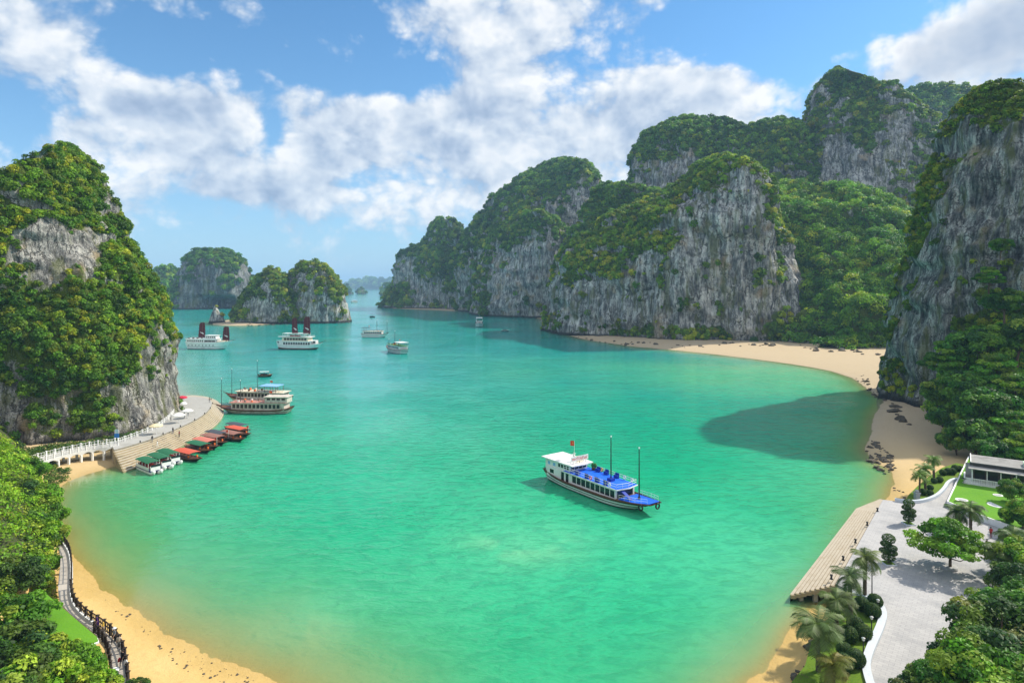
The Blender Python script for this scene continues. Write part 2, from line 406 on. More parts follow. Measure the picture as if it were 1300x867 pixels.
def ground_mat():
    m = bpy.data.materials.new("sand_ground"); m.use_nodes = True; n = N(m.node_tree)
    pos = n.new('ShaderNodeNewGeometry').outputs['Position']
    z = n.new('ShaderNodeSeparateXYZ', ins={0: pos}).outputs[2]
    a = n.noise(pos, 0.12, 5, 0.6); b = n.noise(pos, 1.3, 5, 0.65); f = n.noise(pos, 9.0, 3, 0.6)
    c = n.mix(a, (0.50, 0.315, 0.095), (0.66, 0.47, 0.21))
    c = n.mix(n.m('MULTIPLY', n.smooth(b, 0.45, 0.75), 0.35), c, (0.36, 0.235, 0.09))
    c = n.mix(n.m('MULTIPLY', n.smooth(f, 0.60, 0.72), 0.5), c, (0.19, 0.135, 0.07))
    # wet sand close to the water line
    zz = n.m('ADD', z, n.m('MULTIPLY', n.m('SUBTRACT', b, 0.5), 0.35))
    c = n.mix(n.smooth(zz, 0.05, 0.42), n.mix(a, (0.42, 0.27, 0.075), (0.52, 0.36, 0.13)), c)
    far = n.smooth(n.new('ShaderNodeSeparateXYZ', ins={0: pos}).outputs[1], 100, 180)
    c = n.mix(n.m('MULTIPLY', far, 0.9), c, n.mix(b, (0.33, 0.26, 0.17), (0.50, 0.40, 0.27)))
    # soil and leaf litter where the wooded slope begins
    c = n.mix(n.smooth(zz, 2.4, 3.2), c, n.mix(b, (0.022, 0.035, 0.010), (0.07, 0.075, 0.025)))
    c = n.mix(n.smooth(z, 0.0, -0.25), c, n.mix(a, (0.46, 0.34, 0.14), (0.58, 0.45, 0.22)))
    wet = n.smooth(zz, 0.0, 0.35)
    bp = n.new('ShaderNodeBump', ins={'Height': n.m('ADD', b, n.m('MULTIPLY', f, 0.3)), 'Strength': 0.5, 'Distance': 0.25})
    bs = n.new('ShaderNodeBsdfPrincipled', ins={'Base Color': c, 'Roughness': n.m('ADD', 0.45, n.m('MULTIPLY', wet, 0.5)), 'Specular IOR Level': 0.25, 'Normal': bp.outputs[0]})
    n.new('ShaderNodeOutputMaterial', ins={0: bs.outputs[0]})
    return m
go = np_mesh("ground", np.stack([gx, gy, gz], 1), gf, ground_mat(), smooth=True)
tag(go, "pale golden sand of the beaches running down under the bay water", "ground", kind='structure')

def water_mat():
    m = bpy.data.materials.new("sea_water"); m.use_nodes = True; n = N(m.node_tree)
    pos = n.new('ShaderNodeNewGeometry').outputs['Position']
    col = n.new('ShaderNodeAttribute', attribute_name='watercol').outputs['Color']
    dep = n.new('ShaderNodeAttribute', attribute_name='depth').outputs['Fac']
    p2 = n.vm('MULTIPLY', pos, (0.55, 1.0, 1.0))
    w1 = n.noise(p2, 0.55, 3, 0.6, dist=0.6); w2 = n.noise(p2, 1.7, 3, 0.55, dist=0.4); w3 = n.noise(p2, 0.09, 3, 0.5)
    patch = n.smooth(n.noise(pos, 0.018, 4, 0.6), 0.38, 0.66)
    h = n.m('ADD', n.m('MULTIPLY', w1, 0.62), n.m('ADD', n.m('MULTIPLY', w2, 0.26), n.m('MULTIPLY', w3, 0.7)))
    hs = n.m('MULTIPLY', n.m('MULTIPLY', h, n.m('ADD', 0.35, n.m('MULTIPLY', patch, 0.65))), n.smooth(dep, -0.1, 1.2))
    bp = n.new('ShaderNodeBump', ins={'Height': hs, 'Strength': 1.0, 'Distance': 0.62})
    a = n.m('SUBTRACT', 1.0, n.m('POWER', 2.718, n.m('MULTIPLY', n.m('MAXIMUM', dep, 0.0), -2.6)))
    body = n.mix(n.m('MULTIPLY', n.m('MULTIPLY', n.smooth(w1, 0.42, 0.64), n.m('POWER', a, 3.0)), 0.50), n.mix(n.m('MULTIPLY', n.m('MULTIPLY', n.smooth(w2, 0.48, 0.68), n.m('POWER', a, 3.0)), 0.30), col, n.mix(1.0, col, (0.4, 0.62, 0.66), 'MULTIPLY')), n.mix(1.0, col, (0.45, 0.62, 0.66), 'MULTIPLY'))
    bs = n.new('ShaderNodeBsdfPrincipled', ins={'Base Color': body, 'Roughness': 0.09, 'IOR': 1.33, 'Specular IOR Level': 0.42, 'Normal': bp.outputs[0]})
    tr = n.new('ShaderNodeBsdfTransparent', ins={0: (0.90, 0.98, 0.90, 1)})
    gl = n.new('ShaderNodeBsdfGlossy', ins={'Color': (1, 1, 1, 1), 'Roughness': 0.09, 'Normal': bp.outputs[0]})
    fr = n.new('ShaderNodeFresnel', ins={'IOR': 1.33, 'Normal': bp.outputs[0]})
    clear = n.new('ShaderNodeMixShader', ins={0: fr.outputs[0], 1: tr.outputs[0], 2: gl.outputs[0]})
    mx = n.new('ShaderNodeMixShader', ins={0: a, 1: clear.outputs[0], 2: bs.outputs[0]})
    n.new('ShaderNodeOutputMaterial', ins={0: mx.outputs[0]})
    return m
def build_water():
    x, y, f = fan(520, 480, 24.0, 24000.0, 1.33)
    z = height(x, y); dep = np.clip(-z, -1, 20)
    u, v = pix(x, y)
    c_deep = np.array([0.001, 0.30, 0.265]); c_mid = np.array([0.000, 0.315, 0.140]); c_sh = np.array([0.07, 0.46, 0.245]); c_vs = np.array([0.19, 0.43, 0.16])
    near = sstep(320 - y, 0, 220)[:, None]
    c = c_deep * (1 - near) + c_mid * near
    def blob(px, py, sx, sy):              # a sand bar at that place, measured along the water
        q = G(px, py); k = q.y / F
        return np.exp(-(((x - q.x) / (sx * k)) ** 2 + ((y - q.y) / (sy * q.y / (py - HV))) ** 2))
    nb = fbm(x / 26, y / 26, 0 * x, 4, 77) * 0.5
    bank = np.clip(blob(1000, 478, 170, 22) * 1.2 + blob(930, 700, 150, 110) * .55 + blob(660, 690, 120, 60) * .5 + blob(350, 815, 70, 50) * 1.4 + blob(1050, 610, 90, 90) * .3 + blob(720, 470, 160, 22) * .35 + nb * 0.55, 0, 1)[:, None]
    c = c * (1 - bank) + c_sh * bank
    sw = sstep(fbm(x / 9 + nb * 3, y / 9, 0 * x, 5, 178), -.12, .30)          # sand stirred up over the bars
    milk = np.clip(blob(355, 820, 75, 60) * 1.1 + blob(665, 690, 70, 22) * .55 + blob(930, 845, 60, 40) * .5 + blob(1010, 468, 130, 12) * .5, 0, 1)[:, None] * (.25 + .75 * sw[:, None])
    c = c * (1 - milk * .8) + np.array([0.24, 0.46, 0.24]) * milk * .8
    shallow = np.exp(-np.clip(dep, 0, 20) / 0.55)[:, None]
    c = c * (1 - shallow) + c_vs * shallow
    o = np_mesh("water", np.stack([x, y, 0 * x], 1), f, water_mat(), smooth=True, attrs={'watercol': c, 'depth': dep})
    tag(o, "turquoise and emerald bay water with small ripples", "water", kind='structure')
build_water()
if 1:
    hm = bpy.data.materials.new("haze_air"); hm.use_nodes = True; n = N(hm.node_tree)
    pv = n.new('ShaderNodeVolumePrincipled'); pv.inputs['Color'].default_value = (0.44, 0.72, 1.0, 1); pv.inputs['Density'].default_value = 1.25e-4
    pv.inputs['Density Attribute'].default_value = ""; pv.inputs['Anisotropy'].default_value = 0.0
    n.new('ShaderNodeOutputMaterial', ins={1: pv.outputs[0]})
    hb = MB(); hb.box((-34000, -400, -16.5), (34000, 24500, 290), hm); ho = hb.build("haze"); tag(ho, "pale blue sea haze filling the air over the bay", "haze", kind='stuff')

# ------------------------------------------------------------------ foliage made of leaf-sized faces
def leaf_faces(centers, normals, size, tint, rg):
    """one slim four-sided leaf clump per centre; returns verts, faces, tints"""
    n = len(centers)
    r = rg.normal(size=(n, 3)); nn = normals / (np.linalg.norm(normals, axis=1, keepdims=True) + 1e-9)
    a = np.cross(nn, r); a /= (np.linalg.norm(a, axis=1, keepdims=True) + 1e-9); b = np.cross(nn, a)
    s = size[:, None]
    k = rg.uniform(0.45, 0.75, (n, 1))
    bend = nn * s * rg.uniform(-0.25, 0.25, (n, 1))
    v = np.stack([centers - a * s, centers - b * s * k + bend, centers + a * s, centers + b * s * k + bend], 1).reshape(-1, 3)
    f = np.arange(4 * n).reshape(n, 4)
    return v, f, np.repeat(tint, 4, 0)
GREENS = np.array([[0.030, 0.090, 0.012], [0.045, 0.115, 0.014], [0.075, 0.150, 0.016], [0.110, 0.165, 0.020], [0.022, 0.070, 0.018]])
def bushes(pts, nrm, rad, leaves, leafsize, rg, greens=GREENS, wts=None, flat=0.8, upbias=0.35):
    """leaf clumps gathered into rounded bushes standing at pts"""
    nb = len(pts)
    if nb == 0: return np.zeros((0, 3)), np.zeros((0, 4), int), np.zeros((0, 3))
    cnt = np.maximum(6, (leaves * (rad / rad.mean()) ** 1.6).astype(int)); idx = np.repeat(np.arange(nb), cnt); n = len(idx)
    d = rg.normal(size=(n, 3)); d /= np.linalg.norm(d, axis=1, keepdims=True)
    d = d + nrm[idx] * 0.45; d[:, 2] += 0.25; d /= np.linalg.norm(d, axis=1, keepdims=True)
    rr = rad[idx] * (1 - 0.55 * rg.random(n) ** 2.0)
    c = pts[idx] + d * rr[:, None] * np.array([1, 1, flat])
    nm = d * 0.9 + rg.normal(size=(n, 3)) * 0.5; nm[:, 2] += upbias
    w = wts if wts is not None else np.array([.26, .30, .22, .12, .10])
    g = greens[rg.choice(len(greens), nb, p=w / w.sum())] * rg.uniform(0.6, 1.45, (nb, 1))
    t = g[idx] * rg.uniform(0.7, 1.35, (n, 1)) * np.array([1, 1, 1])
    sz = leafsize * rg.uniform(0.6, 1.3, n)
    return leaf_faces(c, nm, sz, t, rg)

# ------------------------------------------------------------------ karst hills
def karst(label, rows, DL, DR, lean=0.0, seed=1, rock=(), green=(), vegbias=0.0, mat_=None, amp=1.0, caves=(), bush=None, dens=1.0, name="limestone_hill", cat="limestone hill",
          tints=None, flute=1.0, esup=0.85, beach_z=-3.0, res=1.0, leaves=36, leafk=1.0, ledge=1.0, group=None):
    """A hill lofted through elliptical slices. rows: (v, uL, uR, b) = the outline left and right in the photo at that row, b = depth half-axis (m).
    DL, DR: distance of the left and right flank; lean moves the upper slices back (m per row)."""
    rg = np.random.default_rng(seed * 101 + 3)
    v = [r[0] for r in rows]; vb = v[-1]
    L, Rr, B = [], [], []
    for (vv, ul, ur, b) in rows:
        dl = DL + lean * (vb - vv); dr = DR + lean * (vb - vv)
        L.append(P(ul, vv, dl)); Rr.append(P(ur, vv, dr)); B.append(b)
    br0 = bush if bush else max(1.05, 0.5 * (DL + DR) / 630.0 * 2.6)
    ins = (br0 * .75 + 1.0 * amp) * F / (0.5 * (DL + DR))     # leave room for the plants that stand on the rock
    L, Rr = [], []
    for k_, (vv, ul, ur, b) in enumerate(rows):
        i_ = min(ins, (ur - ul) * .30); v_ = vv + ins * .7 * (k_ < len(rows) - 1)
        L.append(P(ul + i_, v_, DL + lean * (vb - vv))); Rr.append(P(ur - i_, v_, DR + lean * (vb - vv)))
    L = np.array(L); Rr = np.array(Rr); B = np.array(B, float)
    L[-1, 2] = beach_z; Rr[-1, 2] = beach_z
    pxm = 0.5 * (DL + DR) / 630.0 / res                     # metres per rendered pixel
    T = np.concatenate([[0], np.cumsum(np.linalg.norm(np.diff((L + Rr) / 2, axis=0), axis=1) + np.linalg.norm(np.diff(L - Rr, axis=0), axis=1) * 0.5)])
    nt = int(np.clip(T[-1] / (pxm * 1.7), 24, 190)); tt = np.linspace(0, T[-1], nt)
    def smooth_interp(A):
        from_lin = np.interp(tt, T, A)
        k = max(1, nt // 40); ker = np.ones(2 * k + 1) / (2 * k + 1)
        pad = np.concatenate([np.full(k, from_lin[0]), from_lin, np.full(k, from_lin[-1])])
        return np.convolve(pad, ker, 'valid')
    Li = np.stack([smooth_interp(L[:, k]) for k in range(3)], 1); Ri = np.stack([smooth_interp(Rr[:, k]) for k in range(3)], 1); Bi = smooth_interp(B)
    width = np.linalg.norm(Ri - Li, axis=1).max()
    nf = int(np.clip((width + 1.2 * B.max()) / (pxm * 1.6), 40, 330)); nb = max(16, nf // 4)
    th = np.concatenate([np.linspace(0, math.pi, nf, endpoint=False), np.linspace(math.pi, 2 * math.pi, nb, endpoint=False)])
    c, s = np.cos(th), np.sin(th)
    cc = -np.sign(c) * np.abs(c) ** esup; ss = np.sign(s) * np.abs(s) ** esup
    mid = (Li + Ri) / 2; half = (Ri - Li) / 2
    hd = Ri[-1, :2] - Li[-1, :2]; hd = hd / np.linalg.norm(hd); nd = np.array([hd[1], -hd[0], 0.0])
    if nd[1] > 0: nd = -nd
    Pt = mid[:, None, :] + half[:, None, :] * cc[None, :, None] + nd[None, None, :] * (Bi[:, None] * ss[None, :])[..., None]
    nth = len(th)
    def normals(Q):
        dth = np.roll(Q, -1, 1) - np.roll(Q, 1, 1); dt = np.gradient(Q, axis=0)
        nn = np.cross(dth, dt); nn /= (np.linalg.norm(nn, axis=2, keepdims=True) + 1e-9)
        ctr = Q.mean(1, keepdims=True)
        sg = np.sign(np.sum(nn[nt // 2] * (Q[nt // 2] - ctr[nt // 2]), axis=1).mean())
        return nn * (sg if sg else 1)
    nn = normals(Pt)
    x, y, z = Pt[..., 0], Pt[..., 1], Pt[..., 2]
    sc = width / 70.0; sc = np.clip(sc, 0.5, 2.2)
    big = fbm(x / (26 * sc), y / (26 * sc), z / (34 * sc), 3, seed)
    but = fbm(x / (9 * sc), y / (9 * sc), z / (30 * sc), 4, seed + 11)
    fl = 1 - np.abs(fbm(x / 4.2, y / 4.2, z / 26.0, 4, seed + 23)) * 2.2
    led = fbm(x / 30, y / 30, z / 7.0, 3, seed + 31)
    fine = fbm(x / 2.6, y / 2.6, z / 3.6, 3, seed + 41)
    env = np.clip((np.arange(nt) / nt * 5), 0.15, 1)[:, None]
    rib = 1 - np.abs(fbm(x / (15 * sc), y / (15 * sc), z / (60 * sc), 3, seed + 83)) * 2.6
    zz_ = z / (13 * sc) + fbm(x / (40 * sc), y / (40 * sc), z / (60 * sc), 3, seed + 91) * 1.6
    ter = (zz_ - np.floor(zz_)); ter = np.where(ter < .8, ter / .8, (1 - ter) / .2) - .5      # ledges: walls leaning out, then a step back
    d = amp * env * (big * 4.5 * sc + but * 2.4 * sc + (rib - .35) * 3.0 * sc + flute * (fl - .4) * 1.3 + ledge * (led * 1.4 - ter * 1.5 * sc) + fine * 0.9)
    Q = Pt + nn * d[..., None]
    uu, vv = 650 + F * Q[..., 0] / Q[..., 1], HV - F * (Q[..., 2] - HC) / Q[..., 1]
    for (cu, cv, ru, rv, depth) in caves:
        k = np.exp(-(((uu - cu) / ru) ** 4 + ((vv - cv) / rv) ** 4)) * (np.sin(th)[None, :] > 0)
        Q = Q - nd[None, None, :] * (k * depth)[..., None]
    n2 = normals(Q)
    veg = 0.50 + vegbias + 0.95 * (n2[..., 2] - 0.18) + 0.55 * fbm(x / 13 / sc ** .5, y / 13 / sc ** .5, z / 17 / sc ** .5, 4, seed + 57) + 0.24 * fbm(x / 4.5, y / 4.5, z / 6, 4, seed + 63) + 0.55 * fbm(x / (7 * sc ** .5), y / (7 * sc ** .5), z / (42 * sc ** .5), 4, seed + 67) - 0.30 * np.clip(but, -1, 1) - 0.16 * (rib - .35)
    for (cu, cv, ru, rv, a) in rock:
        veg = veg - a * np.exp(-(((uu - cu) / ru) ** 2 + ((vv - cv) / rv) ** 2) ** 1.5)
    for (cu, cv, ru, rv, a) in green:
        veg = veg + a * np.exp(-(((uu - cu) / ru) ** 2 + ((vv - cv) / rv) ** 2) ** 1.5)
    for (cu, cv, ru, rv, depth) in caves:
        veg = veg - 2 * np.exp(-(((uu - cu) / ru / 1.2) ** 4 + ((vv - cv) / rv / 1.2) ** 4))
    veg = np.where(Q[..., 2] < 3.2, -0.5, veg)
    verts = np.concatenate([Q.reshape(-1, 3), Q[0].mean(0, keepdims=True) + np.array([[0, 0, 0.3]])])
    i = np.arange(nt - 1)[:, None] * nth; j = np.arange(nth)[None, :]; jn = (j + 1) % nth
    fc = np.stack([i + j, i + nth + j, i + nth + jn, i + jn], -1).reshape(-1, 4)
    top = nt * nth; capf = np.array([[q, (q + 1) % nth, top, top] for q in range(nth)])
    fc = fc if True else fc
    base = thing(name, label, cat, (float(mid[-1, 0]), float(mid[-1, 1]), 0.0), kind='structure', group=group)
    org = np.array([mid[-1, 0], mid[-1, 1], 0.0])
    # small top cap: collapse the first slice onto its centre
    verts[:nth] = verts[:nth] * 0.25 + verts[top] * 0.75
    vg = np.concatenate([np.clip(veg, -1, 2).ravel(), [1.0]])
    np_mesh("rock_face", verts - org, fc, mat_ or ROCK, base, smooth=True, attrs={'veg': vg})
    # plants rooted on the ledges
    q00, q10, q01 = Q[:-1], Q[1:], np.roll(Q, -1, 1)[:-1]
    area = np.linalg.norm(np.cross(q10 - q00, q01 - q00), axis=2)
    toc = np.array([0, 0, HC]) - q00; toc /= np.linalg.norm(toc, axis=2, keepdims=True)
    facing = np.sum(n2[:-1] * toc, axis=2)
    br = br0
    spots = sstep(fbm(x / 5, y / 5, z / 8, 3, seed + 77), .28, .5)[:-1] * .22 * (Q[:-1, :, 2] > 4)
    w = area * np.maximum(sstep(veg[:-1], 0.40, 0.62), spots) * sstep(facing, -0.35, -0.05) * (0.35 + 0.65 * sstep(n2[:-1][..., 2] + facing * 0.8, 0, 0.5))
    tot = w.sum(); cnt = int(np.clip(tot / (br * br * 2.0) * 1.6 * dens, 10, 15000))
    pk = rg.choice(w.size, cnt, p=w.ravel() / tot)
    a, b = rg.random((2, cnt, 1))
    pts = q00.reshape(-1, 3)[pk] + (q10 - q00).reshape(-1, 3)[pk] * a + (q01 - q00).reshape(-1, 3)[pk] * b
    nr = n2[:-1].reshape(-1, 3)[pk]
    rad = br * np.minimum(np.exp(rg.normal(0, 0.5, cnt)) * 0.7, 1.5)
    pts = pts + nr * rad[:, None] * 0.25
    # neighbouring bushes take similar colours: drift of tone over the slope
    lv, lf, lt = bushes(pts - org, nr, rad, leaves, max(0.22, pxm * 1.05) * leafk, rg, tints if tints is not None else GREENS)
    drift = fbm((lv[:, 0] + org[0]) / (14 * sc), (lv[:, 1] + org[1]) / (14 * sc), lv[:, 2] / (14 * sc), 3, seed + 71)[:, None]
    lt = lt * np.array([2.35, 2.0, 0.8]) * (1 + drift * np.array([0.95, 0.60, 0.30]))
    fo = np_mesh("foliage", lv, lf, LEAF, base, attrs={'tint': np.clip(lt, 0.003, 0.5)})
    fo['kind'] = 'stuff'
    return base

OLIVE = np.array([[0.036, 0.082, 0.012], [0.052, 0.105, 0.014], [0.080, 0.125, 0.018], [0.105, 0.135, 0.022], [0.024, 0.060, 0.012]])
DEEP = np.array([[0.022, 0.072, 0.016], [0.034, 0.094, 0.018], [0.050, 0.115, 0.020], [0.085, 0.140, 0.022], [0.018, 0.055, 0.018]])
MIXG = np.array([[0.034, 0.088, 0.014], [0.050, 0.112, 0.014], [0.080, 0.135, 0.016], [0.125, 0.155, 0.022], [0.026, 0.068, 0.016]])

# left near karst, standing over the pier
karst("tall cone of limestone with scrub at the left edge, standing over the stepped pier",
      [(180, 62, 88, 2), (190, 46, 106, 5), (205, 22, 123, 9), (235, -2, 141, 13), (265, -24, 154, 16), (300, -50, 172, 19), (340, -70, 188, 21), (380, -90, 206, 22), (420, -105, 219, 24), (470, -118, 229, 25), (520, -125, 236, 26), (548, -128, 240, 26)],
      160, 191, lean=0.03, seed=3, esup=0.72, mat_=ROCK_NEAR, tints=MIXG, dens=1.15, amp=0.62, leaves=60, vegbias=0.16,
      rock=[(60, 310, 36, 46, .85), (20, 240, 22, 24, .25), (118, 318, 26, 28, .7), (138, 262, 12, 26, .6), (200, 462, 26, 42, 1.1), (185, 510, 34, 36, .8), (10, 515, 26, 50, .6), (82, 530, 16, 34, .7), (150, 530, 30, 26, .4), (60, 420, 16, 20, .3), (20, 560, 60, 12, .5)],
      green=[(40, 420, 60, 40, .5), (130, 440, 50, 40, .4), (100, 215, 60, 30, .3), (130, 520, 22, 36, .35)])
# right near cliff
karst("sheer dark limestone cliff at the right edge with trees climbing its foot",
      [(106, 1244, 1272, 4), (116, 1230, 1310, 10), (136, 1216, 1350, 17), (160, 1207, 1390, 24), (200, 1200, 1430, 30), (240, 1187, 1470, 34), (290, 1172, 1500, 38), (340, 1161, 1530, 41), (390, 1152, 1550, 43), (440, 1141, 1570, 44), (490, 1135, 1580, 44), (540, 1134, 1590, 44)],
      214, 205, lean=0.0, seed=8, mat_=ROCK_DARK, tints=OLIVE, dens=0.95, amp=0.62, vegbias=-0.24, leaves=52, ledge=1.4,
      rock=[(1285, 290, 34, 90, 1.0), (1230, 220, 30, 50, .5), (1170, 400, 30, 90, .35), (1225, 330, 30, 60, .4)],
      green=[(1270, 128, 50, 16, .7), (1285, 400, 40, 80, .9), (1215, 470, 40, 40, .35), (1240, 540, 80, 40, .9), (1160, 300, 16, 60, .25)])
# main cliff over the bay
karst("broad grey streaked limestone cliff with a pale scar at the middle of the far shore",
      [(199, 922, 946, 12), (206, 908, 960, 30), (220, 890, 972, 40), (245, 862, 985, 44), (262, 825, 992, 46), (280, 778, 999, 47), (305, 730, 1006, 42), (335, 708, 1014, 44), (370, 701, 1018, 46), (405, 697, 1020, 48), (428, 695, 1020, 50)],
      575, 438, seed=14, tints=MIXG, dens=1.3, amp=0.85, vegbias=-0.07, flute=2.0,
      rock=[(930, 300, 50, 75, 1.0), (885, 265, 36, 24, .7), (760, 385, 60, 30, .8), (850, 390, 80, 30, .7), (930, 400, 60, 24, .5), (870, 330, 40, 40, .45), (720, 390, 20, 30, .5), (1005, 345, 12, 40, .6)],
      green=[(870, 385, 20, 32, .7), (800, 412, 30, 14, .7), (915, 402, 16, 24, .6), (755, 345, 30, 16, .6), (960, 330, 10, 50, .5), (840, 345, 14, 26, .5), (775, 300, 50, 22, .45), (900, 230, 30, 20, .6), (978, 260, 12, 40, .6), (940, 425, 110, 10, .5), (840, 300, 26, 20, .2), (1000, 420, 40, 18, .7)])
# wooded slope to its right
karst("bright green wooded slope between the streaked cliff and the dark cliff on the right",
      [(228, 985, 1060, 10), (245, 962, 1120, 26), (270, 955, 1180, 40), (300, 958, 1215, 50), (340, 970, 1240, 55), (380, 985, 1260, 58), (420, 995, 1275, 60), (444, 1000, 1280, 60)],
      432, 388, lean=0.62, seed=21, tints=GREENS * 1.15, dens=2.0, amp=1.35, vegbias=0.75, bush=3.6, leaves=60)
# highest peak behind
karst("highest limestone peak on the right, its pointed summit ribbed with scrub",
      [(87, 1060, 1079, 6), (95, 1045, 1092, 14), (108, 1035, 1122, 26), (125, 1028, 1152, 38), (150, 1021, 1182, 50), (190, 1012, 1210, 62), (240, 1004, 1240, 70), (300, 996, 1270, 76), (360, 990, 1300, 80), (410, 985, 1310, 80)],
      690, 640, seed=27, tints=MIXG, dens=1.2, amp=0.9, vegbias=0.04, flute=1.6,
      rock=[(1072, 205, 40, 26, .7), (1085, 240, 40, 40, .6), (1150, 160, 22, 40, .5), (1050, 130, 10, 30, .3)],
      green=[(1100, 140, 14, 60, .6), (1040, 180, 16, 60, .4), (1060, 100, 40, 14, .4)])
karst("low wooded ridge joining the dome to the highest peak on the right",
      [(150, 984, 1012, 5), (158, 955, 1024, 14), (172, 935, 1040, 24), (200, 918, 1060, 32), (250, 905, 1080, 40), (320, 900, 1090, 44), (390, 900, 1090, 44)],
      700, 680, seed=33, tints=DEEP, dens=1.4, amp=0.9, vegbias=0.22)
karst("flat topped dome of limestone behind the streaked cliff",
      [(149, 862, 912, 8), (155, 840, 932, 22), (166, 822, 950, 34), (182, 809, 975, 44), (205, 801, 1000, 52), (235, 797, 1020, 58), (280, 793, 1030, 60), (340, 790, 1035, 60), (400, 790, 1035, 60)],
      760, 720, seed=39, tints=DEEP, dens=1.3, amp=0.9, vegbias=0.05, flute=1.6, rock=[(868, 212, 44, 10, .7), (820, 225, 26, 22, .3), (850, 240, 50, 12, .4)], green=[(870, 168, 60, 20, .5)])
karst("hazy far ridge peeping out behind the highest peak",
      [(107, 1172, 1208, 8), (112, 1155, 1228, 24), (126, 1140, 1250, 40), (160, 1120, 1290, 60), (240, 1100, 1330, 80), (360, 1090, 1350, 80)],
      1000, 960, seed=44, tints=DEEP, amp=1.0, vegbias=0.25)
karst("hazy far ridge behind the top of the dark cliff at the right edge",
      [(122, 1278, 1330, 8), (128, 1262, 1360, 24), (150, 1240, 1400, 40), (240, 1200, 1450, 60), (360, 1190, 1460, 60)],
      900, 880, seed=46, tints=DEEP, amp=1.0, vegbias=0.25)
# middle distance
karst("tall hazy limestone hill left of the dome, its summit rounded",
      [(202, 716, 742, 8), (207, 698, 750, 24), (222, 672, 758, 40), (245, 642, 766, 52), (270, 617, 776, 62), (300, 599, 788, 70), (340, 590, 805, 76), (385, 586, 820, 80), (398, 586, 820, 80)],
      1010, 860, seed=51, tints=DEEP, dens=1.3, amp=0.95, vegbias=0.02, flute=1.6,
      rock=[(735, 255, 24, 26, .5), (672, 335, 36, 40, .5), (640, 380, 30, 12, .4)], green=[(700, 225, 50, 22, .4)])
karst("fluted limestone buttress at the water below the tall hazy hill",
      [(266, 664, 684, 5), (276, 648, 702, 18), (292, 636, 716, 28), (320, 622, 726, 36), (355, 614, 732, 42), (390, 608, 736, 44), (402, 606, 737, 44)],
      890, 760, seed=57, tints=DEEP, dens=1.3, amp=0.8, vegbias=-0.12, flute=2.2, rock=[(685, 350, 40, 42, .9), (640, 370, 24, 30, .5)], green=[(670, 285, 50, 16, .6), (610, 370, 20, 40, .3)])
karst("dark wooded knolls above the left end of the streaked cliff",
      [(231, 772, 792, 5), (238, 758, 815, 14), (246, 750, 838, 20), (262, 738, 850, 28), (285, 725, 870, 36), (330, 715, 890, 40), (400, 712, 890, 40)],
      680, 640, seed=62, tints=DEEP, dens=1.6, amp=1.0, vegbias=0.45)
karst("limestone headland ending in a small rounded knob, far end of the right shore",
      [(276, 558, 572, 6), (284, 550, 582, 16), (300, 543, 590, 24), (312, 538, 602, 30), (322, 512, 616, 36), (340, 507, 630, 44), (362, 504, 645, 52), (378, 496, 660, 58), (388, 488, 668, 62), (393, 487, 670, 62)],
      1180, 1020, seed=68, tints=DEEP, dens=1.3, amp=0.75, vegbias=0.02, flute=1.5, rock=[(516, 340, 10, 14, 1.0), (545, 375, 16, 14, .7), (612, 385, 10, 10, .6), (525, 362, 10, 10, .3)], green=[(570, 330, 30, 30, .5), (505, 383, 20, 10, .5)])
# the islands in the channel
karst("left and lower of the two joined green limestone islets in the channel",
      [(338, 343, 353, 3), (344, 332, 360, 8), (356, 320, 366, 14), (372, 310, 372, 19), (390, 300, 380, 22), (404, 294, 386, 24), (411, 291, 388, 24)],
      672, 668, seed=74, tints=OLIVE, dens=1.3, amp=0.45, vegbias=0.12, flute=1.3, ledge=.6, rock=[(345, 395, 20, 14, .5)], name="limestone_islet", cat="island")
karst("right and taller of the two joined green limestone islets in the channel",
      [(330, 388, 404, 3), (335, 377, 414, 9), (346, 369, 424, 15), (362, 365, 433, 20), (380, 364, 440, 24), (398, 362, 444, 26), (411, 360, 446, 27)],
      690, 676, seed=79, tints=OLIVE, dens=1.2, amp=0.45, vegbias=0.08, flute=1.5, ledge=.6, rock=[(385, 370, 14, 24, .5), (412, 395, 18, 14, .6), (440, 390, 8, 20, .6)], name="limestone_islet", cat="island")
karst("slim rock pinnacle on the sand spit beside the joined islets",
      [(387, 271, 275, 1), (393, 269, 279, 3), (402, 266, 284, 5), (411, 264, 288, 6)],
      665, 665, seed=84, tints=OLIVE, amp=0.25, vegbias=-0.5, mat_=ROCK, bush=1.6, name="rock_pinnacle", cat="rock")
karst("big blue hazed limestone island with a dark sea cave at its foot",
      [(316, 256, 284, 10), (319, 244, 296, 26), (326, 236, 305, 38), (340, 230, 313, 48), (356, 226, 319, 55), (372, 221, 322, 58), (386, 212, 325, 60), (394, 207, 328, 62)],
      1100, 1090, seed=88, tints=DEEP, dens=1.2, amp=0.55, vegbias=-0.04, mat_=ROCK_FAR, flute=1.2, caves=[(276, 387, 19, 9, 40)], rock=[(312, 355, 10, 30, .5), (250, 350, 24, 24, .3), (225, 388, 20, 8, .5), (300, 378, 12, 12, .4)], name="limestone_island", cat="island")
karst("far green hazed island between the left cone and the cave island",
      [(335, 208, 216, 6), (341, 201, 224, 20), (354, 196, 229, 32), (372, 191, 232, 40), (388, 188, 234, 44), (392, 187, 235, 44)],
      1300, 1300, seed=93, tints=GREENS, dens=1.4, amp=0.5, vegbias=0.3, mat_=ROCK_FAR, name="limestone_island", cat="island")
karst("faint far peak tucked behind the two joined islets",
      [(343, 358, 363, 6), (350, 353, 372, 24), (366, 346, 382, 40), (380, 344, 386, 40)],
      1900, 1900, seed=95, tints=DEEP, amp=0.5, vegbias=0.3, mat_=ROCK_FAR, name="limestone_island", cat="island")
